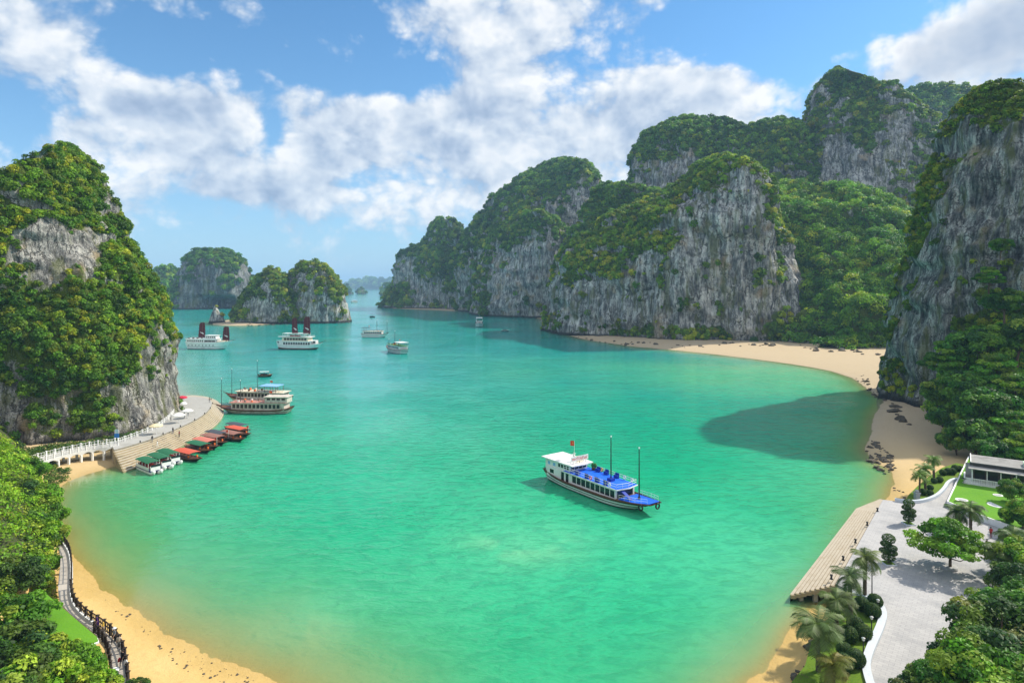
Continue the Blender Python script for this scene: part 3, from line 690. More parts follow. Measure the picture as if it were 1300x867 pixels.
karst("small faint island just right of the joined islets near the horizon",
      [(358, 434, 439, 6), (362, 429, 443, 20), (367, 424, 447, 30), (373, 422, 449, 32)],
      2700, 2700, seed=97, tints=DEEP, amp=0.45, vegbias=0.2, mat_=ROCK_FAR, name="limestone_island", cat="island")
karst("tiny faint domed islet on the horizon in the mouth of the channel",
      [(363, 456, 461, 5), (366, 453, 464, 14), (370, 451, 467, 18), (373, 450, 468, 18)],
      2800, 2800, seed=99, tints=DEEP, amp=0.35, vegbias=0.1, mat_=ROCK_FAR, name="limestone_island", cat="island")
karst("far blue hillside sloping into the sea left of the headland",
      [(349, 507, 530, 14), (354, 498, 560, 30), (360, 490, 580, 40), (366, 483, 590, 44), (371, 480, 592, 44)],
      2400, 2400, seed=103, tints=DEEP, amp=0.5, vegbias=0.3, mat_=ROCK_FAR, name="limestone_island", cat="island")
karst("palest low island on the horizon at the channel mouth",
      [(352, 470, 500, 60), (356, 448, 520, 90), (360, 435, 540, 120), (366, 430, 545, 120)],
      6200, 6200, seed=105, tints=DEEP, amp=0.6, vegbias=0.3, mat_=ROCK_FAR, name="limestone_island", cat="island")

# ------------------------------------------------------------------ stone pier, bridge, plaza, terraces
STONE = mat("pier_stone", (0.42, 0.375, 0.29), 0.85, 0.2, var=0.22, scale=0.8, bump=0.05, dirt=((0.27, 0.225, 0.15), 0.6))
RISER = mat("riser_stone", (0.34, 0.27, 0.165), 0.85, 0.2, var=0.25, scale=1.0, dirt=((0.13, 0.10, 0.06), 0.7))
STONE_GREY = mat("grey_stone", (0.36, 0.36, 0.36), 0.85, 0.2, var=0.2, scale=0.8, dirt=((0.20, 0.20, 0.20), 0.5))
WHITE = mat("white_paint", (0.78, 0.77, 0.74), 0.55, 0.3, var=0.06, dirt=((0.45, 0.42, 0.38), 0.35))
WHITE_WALL = mat("white_masonry", (0.72, 0.71, 0.68), 0.8, 0.2, var=0.08, dirt=((0.40, 0.38, 0.34), 0.5))
DARKWOOD = mat("dark_wood", (0.035, 0.024, 0.017), 0.7, 0.25, var=0.25)
BLACK = mat("black_metal", (0.018, 0.018, 0.02), 0.5, 0.3)
TIMBER = mat("weathered_boards", (0.40, 0.345, 0.265), 0.8, 0.2, var=0.2, scale=1.6, dirt=((0.30, 0.235, 0.15), 0.6))

JOINT = mat('step_joint', (0.16, 0.115, 0.065), 0.9, 0.1, var=0.25, scale=2.0)  # dark strip painted along the back of each tread as its shadow line
GAP = mat('step_shadow_gap', (0.10, 0.075, 0.045), 0.9, 0.1, var=0.2)  # risers coloured dark to read as shadow between the steps
def pave_mat():
    m = bpy.data.materials.new("paving"); m.use_nodes = True; n = N(m.node_tree)
    pos = n.new('ShaderNodeNewGeometry').outputs['Position']
    mp = n.new('ShaderNodeMapping', ins={0: pos}); mp.inputs['Rotation'].default_value = (0, 0, R(38))
    br = n.new('ShaderNodeTexBrick', ins={'Vector': mp.outputs[0], 'Color1': (0.36, 0.35, 0.345, 1), 'Color2': (0.41, 0.395, 0.385, 1), 'Mortar': (0.27, 0.265, 0.26, 1), 'Scale': 1.0, 'Mortar Size': 0.02, 'Brick Width': 0.9, 'Row Height': 0.45})
    a = n.noise(pos, 0.22, 6, 0.65); b = n.noise(pos, 1.5, 5, 0.65)
    c = n.mix(n.m('MULTIPLY', n.smooth(a, 0.42, 0.68), 0.45), br.outputs[0], (0.19, 0.195, 0.205))
    c = n.mix(n.m('MULTIPLY', n.smooth(b, 0.52, 0.72), 0.30), c, (0.47, 0.45, 0.43))
    bs = n.new('ShaderNodeBsdfPrincipled', ins={'Base Color': c, 'Roughness': 0.8, 'Specular IOR Level': 0.25})
    n.new('ShaderNodeOutputMaterial', ins={0: bs.outputs[0]}); return m
PAVE = pave_mat()
def lawn_mat():
    m = bpy.data.materials.new("lawn"); m.use_nodes = True; n = N(m.node_tree)
    pos = n.new('ShaderNodeNewGeometry').outputs['Position']
    a = n.noise(pos, 0.25, 5, 0.6); b = n.noise(pos, 6.0, 4, 0.7)
    c = n.mix(a, (0.075, 0.235, 0.012), (0.15, 0.32, 0.022)); c = n.mix(n.m('MULTIPLY', n.smooth(b, 0.45, 0.7), 0.5), c, (0.045, 0.145, 0.010))
    bp = n.new('ShaderNodeBump', ins={'Height': b, 'Strength': 0.8, 'Distance': 0.06})
    bs = n.new('ShaderNodeBsdfPrincipled', ins={'Base Color': c, 'Roughness': 0.9, 'Specular IOR Level': 0.15, 'Normal': bp.outputs[0]})
    n.new('ShaderNodeOutputMaterial', ins={0: bs.outputs[0]}); return m
LAWN = lawn_mat()

def resample(pts, n):
    pts = np.array([tuple(p) for p in pts], float)
    T = np.concatenate([[0], np.cumsum(np.linalg.norm(np.diff(pts, axis=0), axis=1))]); t = np.linspace(0, T[-1], n)
    return np.stack([np.interp(t, T, pts[:, k]) for k in range(pts.shape[1])], 1)
def smooth_line(pts, n):
    p = resample(pts, n); k = max(1, n // 14); q = p.copy()
    for i in range(1, n - 1):
        w = min(k, i, n - 1 - i); q[i] = p[i - w:i + w + 1].mean(0)
    return q
def steps(T, B, z0, z1, n, tread, riser, joint=None):
    """flight of n steps between the upper edge T and the lower edge B (xy arrays of equal length)"""
    mb = MB(); m = len(T)
    for k in range(n):
        a = T + (B - T) * (k / n); b = T + (B - T) * ((k + 1) / n)
        za = z0 + (z1 - z0) * k / n; zb = z0 + (z1 - z0) * (k + 1) / n
        lip = np.stack([a[:, 0], a[:, 1]], 1)
        va = [(x, y, za) for x, y in lip]; vb = [(x, y, zb) for x, y in lip]; vc = [(x, y, zb) for x, y in b]
        mb.add(va + vb, [(i, i + 1, m + i + 1, m + i) for i in range(m - 1)], riser)
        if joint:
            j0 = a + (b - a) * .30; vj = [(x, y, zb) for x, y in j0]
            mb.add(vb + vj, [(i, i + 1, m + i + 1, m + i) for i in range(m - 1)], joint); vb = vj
        mb.add(vb + vc, [(i, i + 1, m + i + 1, m + i) for i in range(m - 1)], tread)
    vc = [(x, y, z1) for x, y in B]; vd = [(x, y, z1 - 1.6) for x, y in B]
    mb.add(vc + vd, [(i, i + 1, m + i + 1, m + i) for i in range(m - 1)], riser)
    return mb
def ribbon_wall(mb, line, z0, z1, w, m):
    """a wall of width w along an xy line; z0, z1 may be arrays"""
    line = np.asarray(line)[:, :2]; n = len(line)
    d = np.gradient(line, axis=0); d /= np.linalg.norm(d, axis=1, keepdims=True) + 1e-9; nrm = np.stack([-d[:, 1], d[:, 0]], 1) * w / 2
    z0 = np.broadcast_to(z0, n); z1 = np.broadcast_to(z1, n)
    A, Bq = line + nrm, line - nrm
    vs = [(A[i, 0], A[i, 1], z0[i]) for i in range(n)] + [(A[i, 0], A[i, 1], z1[i]) for i in range(n)] + [(Bq[i, 0], Bq[i, 1], z1[i]) for i in range(n)] + [(Bq[i, 0], Bq[i, 1], z0[i]) for i in range(n)]
    fs = []
    for r in range(3): fs += [(r * n + i, r * n + i + 1, (r + 1) * n + i + 1, (r + 1) * n + i) for i in range(n - 1)]
    fs += [(0, n, 2 * n, 3 * n), (n - 1, 4 * n - 1, 3 * n - 1, 2 * n - 1)]
    mb.add(vs, fs, m)
def rail_posts(root, line, z, h, step, pm, rm, pw=0.09, rails=(1.0, 0.55), balus=0, cap=False, rw=0.06, postname='post', railname='rail'):
    """posts as one part each when few, rails as one part"""
    line = np.asarray(line); L = np.concatenate([[0], np.cumsum(np.linalg.norm(np.diff(line[:, :2], axis=0), axis=1))])
    n = max(2, int(round(L[-1] / step)) + 1); t = np.linspace(0, L[-1], n)
    px, py = np.interp(t, L, line[:, 0]), np.interp(t, L, line[:, 1])
    zz = np.interp(t, L, np.broadcast_to(z, len(line)).astype(float))
    ox, oy, oz = root.location
    for i in range(n):
        mb = MB(); mb.cbox((0, 0, h / 2), (pw, pw, h), pm)
        if cap: mb.cbox((0, 0, h + 0.06), (pw * 1.5, pw * 1.5, 0.1), pm)
        o = mb.build(postname, root); o.location = (px[i] - ox, py[i] - oy, zz[i] - oz)
    mb = MB()
    zl = np.broadcast_to(z, len(line)).astype(float)
    l2 = line[:, :2] - np.array([ox, oy])
    for r in rails: ribbon_wall(mb, l2, zl - oz + h * r - rw, zl - oz + h * r, rw, rm)
    if balus:
        nb = int(L[-1] / balus); tb = np.linspace(0, L[-1], nb); bx, by, bz = np.interp(tb, L, line[:, 0]), np.interp(tb, L, line[:, 1]), np.interp(tb, L, zl)
        for i in range(nb): mb.cbox((bx[i] - ox, by[i] - oy, bz[i] - oz + h * 0.47), (0.06, 0.06, h * 0.9), rm)
    mb.build(railname, root)

ZP = 3.2
def pier():
    Tp = [(145, 571), (168, 565), (190, 558.5), (220, 546), (240, 537), (254, 530), (264, 522), (269, 515), (269, 508.5), (262, 504.5), (250, 503), (238, 504)]
    Bp = [(158, 598), (178, 591), (205, 579), (235, 563), (257, 552), (274, 540), (283, 530), (285, 521.5), (281, 512), (270, 505), (252, 501), (236, 502)]
    T = smooth_line([G2(u, v, ZP) for u, v in Tp], 48); B = smooth_line([G2(u, v, 0.35) for u, v in Bp], 48)
    root = thing("stepped_pier", "curved stone pier with long steps down to the water below the left cone", "pier", (T[0, 0], T[0, 1], 0))
    o = np.array([T[0, 0], T[0, 1]])
    steps(T - o, B - o, ZP, 0.35, 9, STONE, RISER).build("steps", root)
    inner = [G2(u, v, ZP) for u, v in [(228, 510), (222, 520), (214, 531), (200, 541), (172, 553), (150, 559), (140, 562)]]
    poly = [tuple(p - o) for p in T] + [tuple(np.array(p) - o) for p in inner]
    mb = MB(); mb.prism(poly, -1.5, ZP + 0.004, PAVE_PIER, STONE); mb.build("promenade", root)
    # dark end wall by the bridge: vertical face below the first step edge
    mb = MB(); e0, e1 = T[0] - o, B[0] - o; n_ = 9
    d = np.array([e1[1] - e0[1], -(e1[0] - e0[0])]); d = d / np.linalg.norm(d) * 0.25
    if d[0] > 0: d = -d
    prof = [(e0, ZP - 0.05)]
    for k in range(n_):
        q = e0 + (e1 - e0) * ((k + 1) / n_); prof += [(e0 + (e1 - e0) * (k / n_), ZP + (0.35 - ZP) * (k + 1) / n_ - 0.02), (q, ZP + (0.35 - ZP) * (k + 1) / n_ - 0.02)]
    prof += [(e1, -1.5), (e0, -1.5)]
    vs = [(q[0], q[1], z) for q, z in prof] + [(q[0] + d[0], q[1] + d[1], z) for q, z in prof]; k = len(prof)
    mb.add(vs, [list(range(k)), list(range(2 * k - 1, k - 1, -1))] + [(i, (i + 1) % k, k + (i + 1) % k, k + i) for i in range(k)], RISER); mb.build("end_wall", root)
    # mooring posts along the edge
    for i in range(4, 44, 5):
        q = T[i] * 0.97 + inner_dir(T, i) ; mb = MB(); mb.lathe([(0.0, 0), (0.14, 0), (0.11, 0.35), (0.16, 0.42), (0.0, 0.5)], BLACK, 8)
        b = mb.build("mooring_post", root); b.location = (T[i, 0] - o[0] + (o - T[i])[0] * 0.02, T[i, 1] - o[1] + 0.4, ZP)
    # white balustrade on the cliff side
    fence_line = np.array([(*G2(u, v, ZP), ZP) for u, v in [(226, 516), (221, 524), (212, 534), (200, 543), (184, 550), (168, 556), (150, 562.5)]])
    fl = smooth_line(fence_line, 30)
    rr = thing("white_balustrade", "white post and rail balustrade along the cliff side of the pier", "railing", (fl[0, 0], fl[0, 1], ZP))
    rail_posts(rr, fl, ZP, 1.1, 2.2, WHITE, WHITE, pw=0.22, rails=(0.95, 0.5), cap=True, balus=0.7)
    return T, B
PAVE_PIER = mat("pier_paving", (0.36, 0.35, 0.325), 0.85, 0.2, var=0.12, scale=0.6, dirt=((0.26, 0.25, 0.22), 0.6))
def inner_dir(T, i): return T[i] * 0.03
PT, PB = pier()

def bridge():
    cl = smooth_line([(*G2(u, v, 3.2), 0) for u, v in [(148, 564), (135, 566), (118, 567.5), (100, 570.5), (80, 574), (60, 578), (42, 582), (22, 587)]], 64)[:, :2]
    s = np.linspace(0, 1, len(cl)); ztop = 3.2 - 1.0 * s ** 1.6
    root = thing("arched_footbridge", "white footbridge on dark arches between the pier and the left bank", "bridge", (cl[0, 0], cl[0, 1], 0))
    o = cl[0]; l = cl - o
    mb = MB(); ribbon_wall(mb, l, ztop - 0.35, ztop, 3.0, PAVE_PIER); mb.build("deck", root)
    d = np.gradient(l, axis=0); d /= np.linalg.norm(d, axis=1, keepdims=True); nr = np.stack([-d[:, 1], d[:, 0]], 1)
    na = 8
    for side in (-1, 1):
        e = l + nr * side * 1.55
        # spandrel with arch openings: lower edge follows a row of arches
        ph = (s * na) % 1.0; low = ztop - 1.25 + 0.85 * np.sqrt(np.clip(1 - (2 * ph - 1) ** 2, 0, 1)) * 1.0
        low = np.minimum(low, ztop - 0.4)
        mb = MB(); ribbon_wall(mb, e, low, ztop + 0.05, 0.22, WHITE_WALL); mb.build("arched_side", root)
        ee = np.concatenate([e + o, np.zeros((len(e), 1))], 1)
        for k in range(na + 1):
            i = min(len(l) - 1, int(round(k / na * (len(l) - 1))))
            mb = MB(); mb.cbox((0, 0, (ztop[i] - 0.8) / 2 - 0.5), (0.38, 0.38, ztop[i] + 0.2), WHITE_WALL); p = mb.build("pier_column", root); p.location = (e[i, 0], e[i, 1], 0.0)
        rr = thing("white_balustrade", "white balustrade on the %s edge of the arched footbridge" % ("bay" if (nr[20] * side)[1] < 0 else "cliff"), "railing", (ee[0, 0], ee[0, 1], 3.2))
        rail_posts(rr, np.concatenate([ee[:, :2], ztop[:, None]], 1), ztop, 1.1, 1.6, WHITE, WHITE, pw=0.2, rails=(0.95, 0.45, 0.12), cap=True, balus=0.55)
bridge()

ZQ = 2.6
def plaza():
    Tp = [(1061, 741), (1121, 634)]; Bp = [(1003, 754), (1087, 645), (1117.5, 633)]
    T = resample([G2(u, v, ZQ) for u, v in Tp], 12); B = resample([G2(u, v, 0.9) for u, v in Bp], 12)
    root = thing("stepped_quay", "long flight of pale boarded steps from the plaza to the water", "steps", (T[0, 0], T[0, 1], 0)); o = T[0].copy()
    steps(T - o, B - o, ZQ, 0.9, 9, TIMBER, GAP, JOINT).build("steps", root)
    # dark open end: a slab edge on short piers
    mb = MB(); e0, e1 = T[0] - o, B[0] - o; n_ = 9; d = np.array([0.05, -0.22]); prof = []
    for k in range(n_):
        zz = ZQ + (0.9 - ZQ) * (k + 1) / n_ - 0.015
        prof += [(e0 + (e1 - e0) * (k / n_), zz), (e0 + (e1 - e0) * ((k + 1) / n_), zz)]
    k = len(prof); low = [(q, z - 0.45) for q, z in prof[::-1]]; prof = prof + low; k = len(prof)
    vs = [(q[0], q[1], z) for q, z in prof] + [(q[0] + d[0], q[1] + d[1], z) for q, z in prof]
    mb.add(vs, [(i, (i + 1) % k, k + (i + 1) % k, k + i) for i in range(k)] + [(i, i + 1, k - 2 - i, k - 1 - i) for i in range(k // 2 - 1)] + [(k + i, k + i + 1, 2 * k - 2 - i, 2 * k - 1 - i) for i in range(k // 2 - 1)], RISER)
    mb.build("end_beam", root)
    for t in (0.12, 0.40, 0.72):
        q = e0 + (e1 - e0) * t; zt = ZQ + (0.9 - ZQ) * t - 0.5
        mb = MB(); mb.cbox((0, 0, zt / 2 - 0.8), (0.5, 0.5, zt + 1.6), STONE); c = mb.build("support_pier", root); c.location = (q[0], q[1] + 0.6, 0)
    pp = [(1061, 741), (1121, 634), (1140, 636.5), (1160, 638), (1180, 635), (1194, 628), (1203, 619), (1208, 612), (1216, 610), (1232, 580), (1420, 600), (1420, 905), (1112, 905), (1099, 845), (1104, 822), (1119, 790), (1122, 774), (1116, 764), (1105, 757), (1085, 752)]
    mb = MB(); mb.prism([G2(u, v, ZQ) for u, v in pp], 1.2, ZQ + 0.003, PAVE, STONE_GREY)
    tag(mb.build("plaza_pavement"), "pale grey paved plaza at the right with weather stains", "plaza", kind='structure')
    # five small bollards along the head of the steps
    for u, v in [(1053.5, 735), (1068.5, 711), (1084, 689), (1099, 667), (1112, 649)]:
        p = G(u + 2, v, ZQ); mb = MB(); mb.lathe([(0, 0), (0.2, 0), (0.2, 0.08), (0.12, 0.14), (0.12, 0.42), (0.2, 0.5), (0.16, 0.6), (0, 0.64)], BLACK, 10)
        b = mb.build("mooring_bollard"); b.location = p; tag(b, "small dark mooring bollard at the head of the boarded steps", "bollard", "bollards along the head of the steps")
    # garden kerbs
    kerb = smooth_line([G2(u, v, ZQ + .4) for u, v in [(1080, 751), (1092, 751), (1104, 755), (1115, 762), (1121.5, 772), (1122, 780), (1119, 790), (1112, 806), (1104, 823), (1099, 838), (1099, 850), (1104, 862), (1111, 885), (1116, 905)]], 60)
    mb = MB(); c0 = kerb[0]; ribbon_wall(mb, kerb - c0, 1.3, ZQ + 0.42, 0.75, CURB); k1 = mb.build("garden_kerb"); k1.location = (c0[0], c0[1], 0)
    tag(k1, "broad pale blue grey kerb curving round the palm garden", "kerb")
    kerb2 = smooth_line([G2(u, v, ZQ + .4) for u, v in [(1136, 633), (1150, 635), (1164, 636), (1180, 632.5), (1191, 627), (1199, 619), (1203, 612), (1210, 607.5), (1217, 607)]], 50)
    mb = MB(); c0 = kerb2[0]; ribbon_wall(mb, kerb2 - c0, 1.3, ZQ + 0.5, 0.5, CURB); k2 = mb.build("garden_kerb"); k2.location = (c0[0], c0[1], 0)
    tag(k2, "low grey kerb winding round the small garden beside the lawn terrace", "kerb")
    mb = MB(); p = G(1164, 634, ZQ); mb.cbox((0, 0, 0.55), (0.7, 0.7, 1.1), STONE_GREY); mb.cbox((0, 0, 1.18), (0.9, 0.9, 0.16), STONE_GREY); mb.lathe([(0, 1.26), (0.3, 1.3), (0.36, 1.5), (0.2, 1.7), (0, 1.74)], STONE_GREY, 10)
    g = mb.build("gate_post"); g.location = p; tag(g, "short stone post with a round cap where the garden kerb turns", "post")
    # garden beds
    gp = [(1080, 752), (1104, 756), (1116, 764), (1122, 776), (1118, 792), (1104, 823), (1099, 845), (1113, 905), (985, 905), (1000, 872), (1022, 845), (1030, 815), (1045, 795), (1056, 775), (1064, 758)]
    mb = MB(); mb.prism([G2(u, v, ZQ + .1) for u, v in gp], 0.3, ZQ + 0.14, GARDEN, GARDEN); tag(mb.build("garden_bed"), "grassy planted bed between the sand and the plaza", "garden", kind='structure')
    gp2 = [(1150, 636), (1164, 636.5), (1180, 633), (1191, 627), (1199, 619), (1204, 611), (1217, 607), (1226, 590), (1214, 588), (1196, 594), (1178, 606), (1164, 618), (1153, 629)]
    mb = MB(); mb.prism([G2(u, v, ZQ + .1) for u, v in gp2], 0.3, ZQ + 0.16, GARDEN, GARDEN); tag(mb.build("garden_bed"), "small bright green bed of clipped shrubs by the far beach", "garden", kind='structure')
CURB = mat("kerb_stone", (0.52, 0.56, 0.60), 0.75, 0.25, var=0.08, dirt=((0.36, 0.38, 0.40), 0.4))
def garden_mat():
    m = bpy.data.materials.new("garden_grass"); m.use_nodes = True; n = N(m.node_tree)
    pos = n.new('ShaderNodeNewGeometry').outputs['Position']; a = n.noise(pos, 0.7, 5, 0.65); b = n.noise(pos, 7.0, 4, 0.7)
    c = n.mix(a, (0.07, 0.155, 0.012), (0.15, 0.22, 0.025)); c = n.mix(n.m('MULTIPLY', n.smooth(b, 0.45, 0.7), 0.6), c, (0.03, 0.075, 0.010))
    c = n.mix(n.m('MULTIPLY', n.smooth(n.noise(pos, 0.9, 4, 0.6), 0.60, 0.70), 0.7), c, (0.14, 0.095, 0.05))
    bs = n.new('ShaderNodeBsdfPrincipled', ins={'Base Color': c, 'Roughness': 0.95, 'Specular IOR Level': 0.1})
    n.new('ShaderNodeOutputMaterial', ins={0: bs.outputs[0]}); return m
GARDEN = garden_mat()
plaza()

ZL = 3.4
def lawn_terrace():
    root = thing("lawn_terrace", "raised bright green lawn terrace in front of the pavilion with white edging", "terrace", (*G2(1203, 637, ZL), 0)); o = np.array(root.location[:2])
    pp = [np.array(G2(u, v, ZL)) - o for u, v in [(1230, 580), (1203, 637), (1228, 648), (1252, 657), (1300, 674), (1370, 668), (1400, 600), (1330, 582)]]
    mb = MB(); mb.prism([tuple(p) for p in pp], 1.5, ZL - 0.15, STONE_GREY); mb.build("retaining_wall", root)
    mb = MB(); mb.prism([tuple(p) for p in pp], ZL - 0.146, ZL, LAWN); mb.build("lawn", root)
    mb = MB(); ribbon_wall(mb, np.array([pp[0], pp[1], pp[2], pp[3], pp[4]]), 1.6, ZL + 0.16, 0.22, WHITE); mb.build("edging", root)
    for lab, u, v, r, half in (("round pale paving disc on the lawn near its white edge", 1221, 634.5, 0.95, 0), ("small round pale paving disc on the lawn by the pavilion balustrade", 1267, 628.5, 0.75, 0), ("pale paving fan, a half disc, at the shaded end of the lawn", 1267, 641, 1.5, 1)):
        p = G(u, v, ZL); mb = MB()
        if half:
            mb.prism([(r * math.cos(a), r * math.sin(a)) for a in np.linspace(R(95), R(265), 20)], 0.0, 0.05, WHITE_WALL)
            for k in (0.55, 0.8): mb.prism([(r * k * math.cos(a), r * k * math.sin(a)) for a in np.linspace(R(95), R(265), 20)] + [(r * (k - .05) * math.cos(a), r * (k - .05) * math.sin(a)) for a in np.linspace(R(265), R(95), 20)], 0.05, 0.054, STONE_GREY)
        else:
            mb.prism([(r * math.cos(a), r * math.sin(a)) for a in np.linspace(0, 2 * math.pi, 24, endpoint=False)], 0.0, 0.05, WHITE_WALL)
            mb.prism([(r * .7 * math.cos(a), r * .7 * math.sin(a)) for a in np.linspace(0, 2 * math.pi, 24, endpoint=False)], 0.05, 0.056, STONE_GREY)
        b = mb.build("paving_disc"); b.location = p; tag(b, lab, "paving disc")
lawn_terrace()

def pavilion():
    a = np.array(G2(1223.5, 613.6, ZL)); b = np.array(G2(1280, 622, ZL)); d = b - a; rz = math.atan2(d[1], d[0])
    root = thing("beach_pavilion", "low open fronted pavilion with a slatted grey roof at the right edge", "pavilion", (a[0], a[1], ZL), rz)
    W, Dp = 11.0, 8.5
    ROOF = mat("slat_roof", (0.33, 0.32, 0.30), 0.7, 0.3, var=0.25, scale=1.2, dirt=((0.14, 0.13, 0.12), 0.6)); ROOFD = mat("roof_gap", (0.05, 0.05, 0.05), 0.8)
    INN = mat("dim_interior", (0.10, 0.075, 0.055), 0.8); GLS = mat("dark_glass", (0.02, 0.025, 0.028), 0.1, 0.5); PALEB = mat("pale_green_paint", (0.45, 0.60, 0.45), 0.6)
    mb = MB(); mb.box((0, 0, -0.2), (W, Dp, 0.18), WHITE_WALL); mb.build("floor_slab", root)
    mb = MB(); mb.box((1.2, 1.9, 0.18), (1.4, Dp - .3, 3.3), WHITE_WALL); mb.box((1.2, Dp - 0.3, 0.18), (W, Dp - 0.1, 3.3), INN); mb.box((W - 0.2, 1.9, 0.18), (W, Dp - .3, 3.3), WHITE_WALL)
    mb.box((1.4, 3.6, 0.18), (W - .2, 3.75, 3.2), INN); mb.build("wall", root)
    for i, x in enumerate((1.7, 3.6, 5.5, 7.4, 9.2)):
        mb = MB(); mb.box((x, 3.5, 0.3), (x + 1.5, 3.59, 2.7), GLS); mb.build("glass_front", root)
    for x in (1.25, 3.4, 5.4, 7.6, W - 0.2):
        mb = MB(); mb.box((x, 0.9, 0.18), (x + 0.14, 1.04, 2.85), WHITE); mb.build("post", root)
    mb = MB(); mb.add([(0.7, 0.3, 2.78), (W + .4, 0.3, 2.78), (W + .4, 2.3, 3.10), (0.7, 2.3, 3.10), (0.7, 0.3, 2.90), (W + .4, 0.3, 2.90), (W + .4, 2.3, 3.22), (0.7, 2.3, 3.22)], [(0, 3, 2, 1), (4, 5, 6, 7), (0, 1, 5, 4), (1, 2, 6, 5), (2, 3, 7, 6), (3, 0, 4, 7)], ROOF); mb.build("awning", root)
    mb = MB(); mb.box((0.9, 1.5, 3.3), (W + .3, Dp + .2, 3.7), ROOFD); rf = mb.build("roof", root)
    for k in range(9):
        y = 1.55 + k * 0.75; mb = MB(); mb.box((1.0, y, 3.703), (W + .2, y + 0.52, 3.80), ROOF)
        mb.build("roof_slat", rf)
    for x in (1.0, W + .1):
        mb = MB(); mb.box((x, 1.5, 3.81), (x + 0.14, Dp + .1, 3.92), WHITE); mb.build("verge", rf)
    mb = MB(); mb.box((W - 2.2, 2.6, 3.81), (W - 0.9, 5.0, 4.5), PALEB); mb.build("roof_box", rf)
    mb = MB()
    for k in range(44): mb.cbox((0.1 + k * (W - .2) / 43, 0.1, 0.62), (0.09, 0.07, 0.86), WHITE)
    mb.box((0.0, 0.04, 1.06), (W, 0.16, 1.16), WHITE); mb.box((0.0, 0.05, 0.26), (W, 0.15, 0.32), WHITE)
    for k in range(14): mb.cbox((0.1, 0.3 + k * 0.25, 0.62), (0.07, 0.09, 0.86), WHITE)
    mb.box((0.04, 0.16, 1.06), (0.16, 3.6, 1.16), WHITE); mb.build("balustrade", root)
    mb = MB(); mb.box((0.25, 4.2, 0.18), (1.15, 4.32, 3.0), ROOF); mb.build("side_screen", root)
    for k, (x, y) in enumerate(((2.2, 2.2), (4.4, 2.4), (6.5, 2.2), (8.6, 2.4))):
        mb = MB(); mb.lathe([(0.25, 0.18), (0.06, 0.24), (0.05, 0.86), (0.45, 0.9), (0.45, 0.95), (0, 0.95)], WHITE, 10); mb.build("table", root)
    # flag on the roof box
    f = thing("red_flag", "red flag on a short pole above the pavilion roof", "flag", tuple(Matrix.Rotation(rz, 3, 'Z') @ Vector((W - 1.4, 3.4, 4.5)) + root.location)); RED = mat("red_cloth", (0.55, 0.03, 0.02), 0.8)
    mb = MB(); mb.tube([(0, 0, 0), (0, 0, 3.0)], 0.05, WHITE); mb.build("pole", f)
    mb = MB(); nn_ = 8; vs = []
    for i in range(nn_):
        t = i / (nn_ - 1); vs += [(t * .5 + .05, 0.12 * math.sin(t * 5), 2.95 - t * 0.8), (t * .5 + .05, 0.12 * math.sin(t * 5 + 1), 2.0 - t * 0.9)]
    mb.add(vs + [(x, y + .02, z) for x, y, z in vs], [(2 * i, 2 * i + 1, 2 * i + 3, 2 * i + 2) for i in range(nn_ - 1)] + [(2 * nn_ + 2 * i, 2 * nn_ + 2 * i + 2, 2 * nn_ + 2 * i + 3, 2 * nn_ + 2 * i + 1) for i in range(nn_ - 1)], RED); mb.build("cloth", f)
pavilion()

# small white stair with handrails at the right, going up from the plaza into the trees
def stair():
    p = G(1262, 738, ZQ); root = thing("white_stair", "short white stair with handrails leading up into the trees", "stairs", tuple(p), R(-35))
    mb = MB()
    for k in range(7): mb.box((k * 0.32, -0.7, 0), (k * 0.32 + 0.36, 0.7, 0.2 * (k + 1)), STONE_GREY)
    mb.build("flight", root)
    for y in (-0.75, 0.75):
        mb = MB()
        for k in range(4): mb.tube([(k * 0.7, y, k * 0.44), (k * 0.7, y, k * 0.44 + 1.1)], 0.05, WHITE)
        for h in (0.55, 1.05): mb.tube([(0, y, h), (2.1, y, 1.32 + h)], 0.05, WHITE)
        mb.build("handrail", root)
stair()

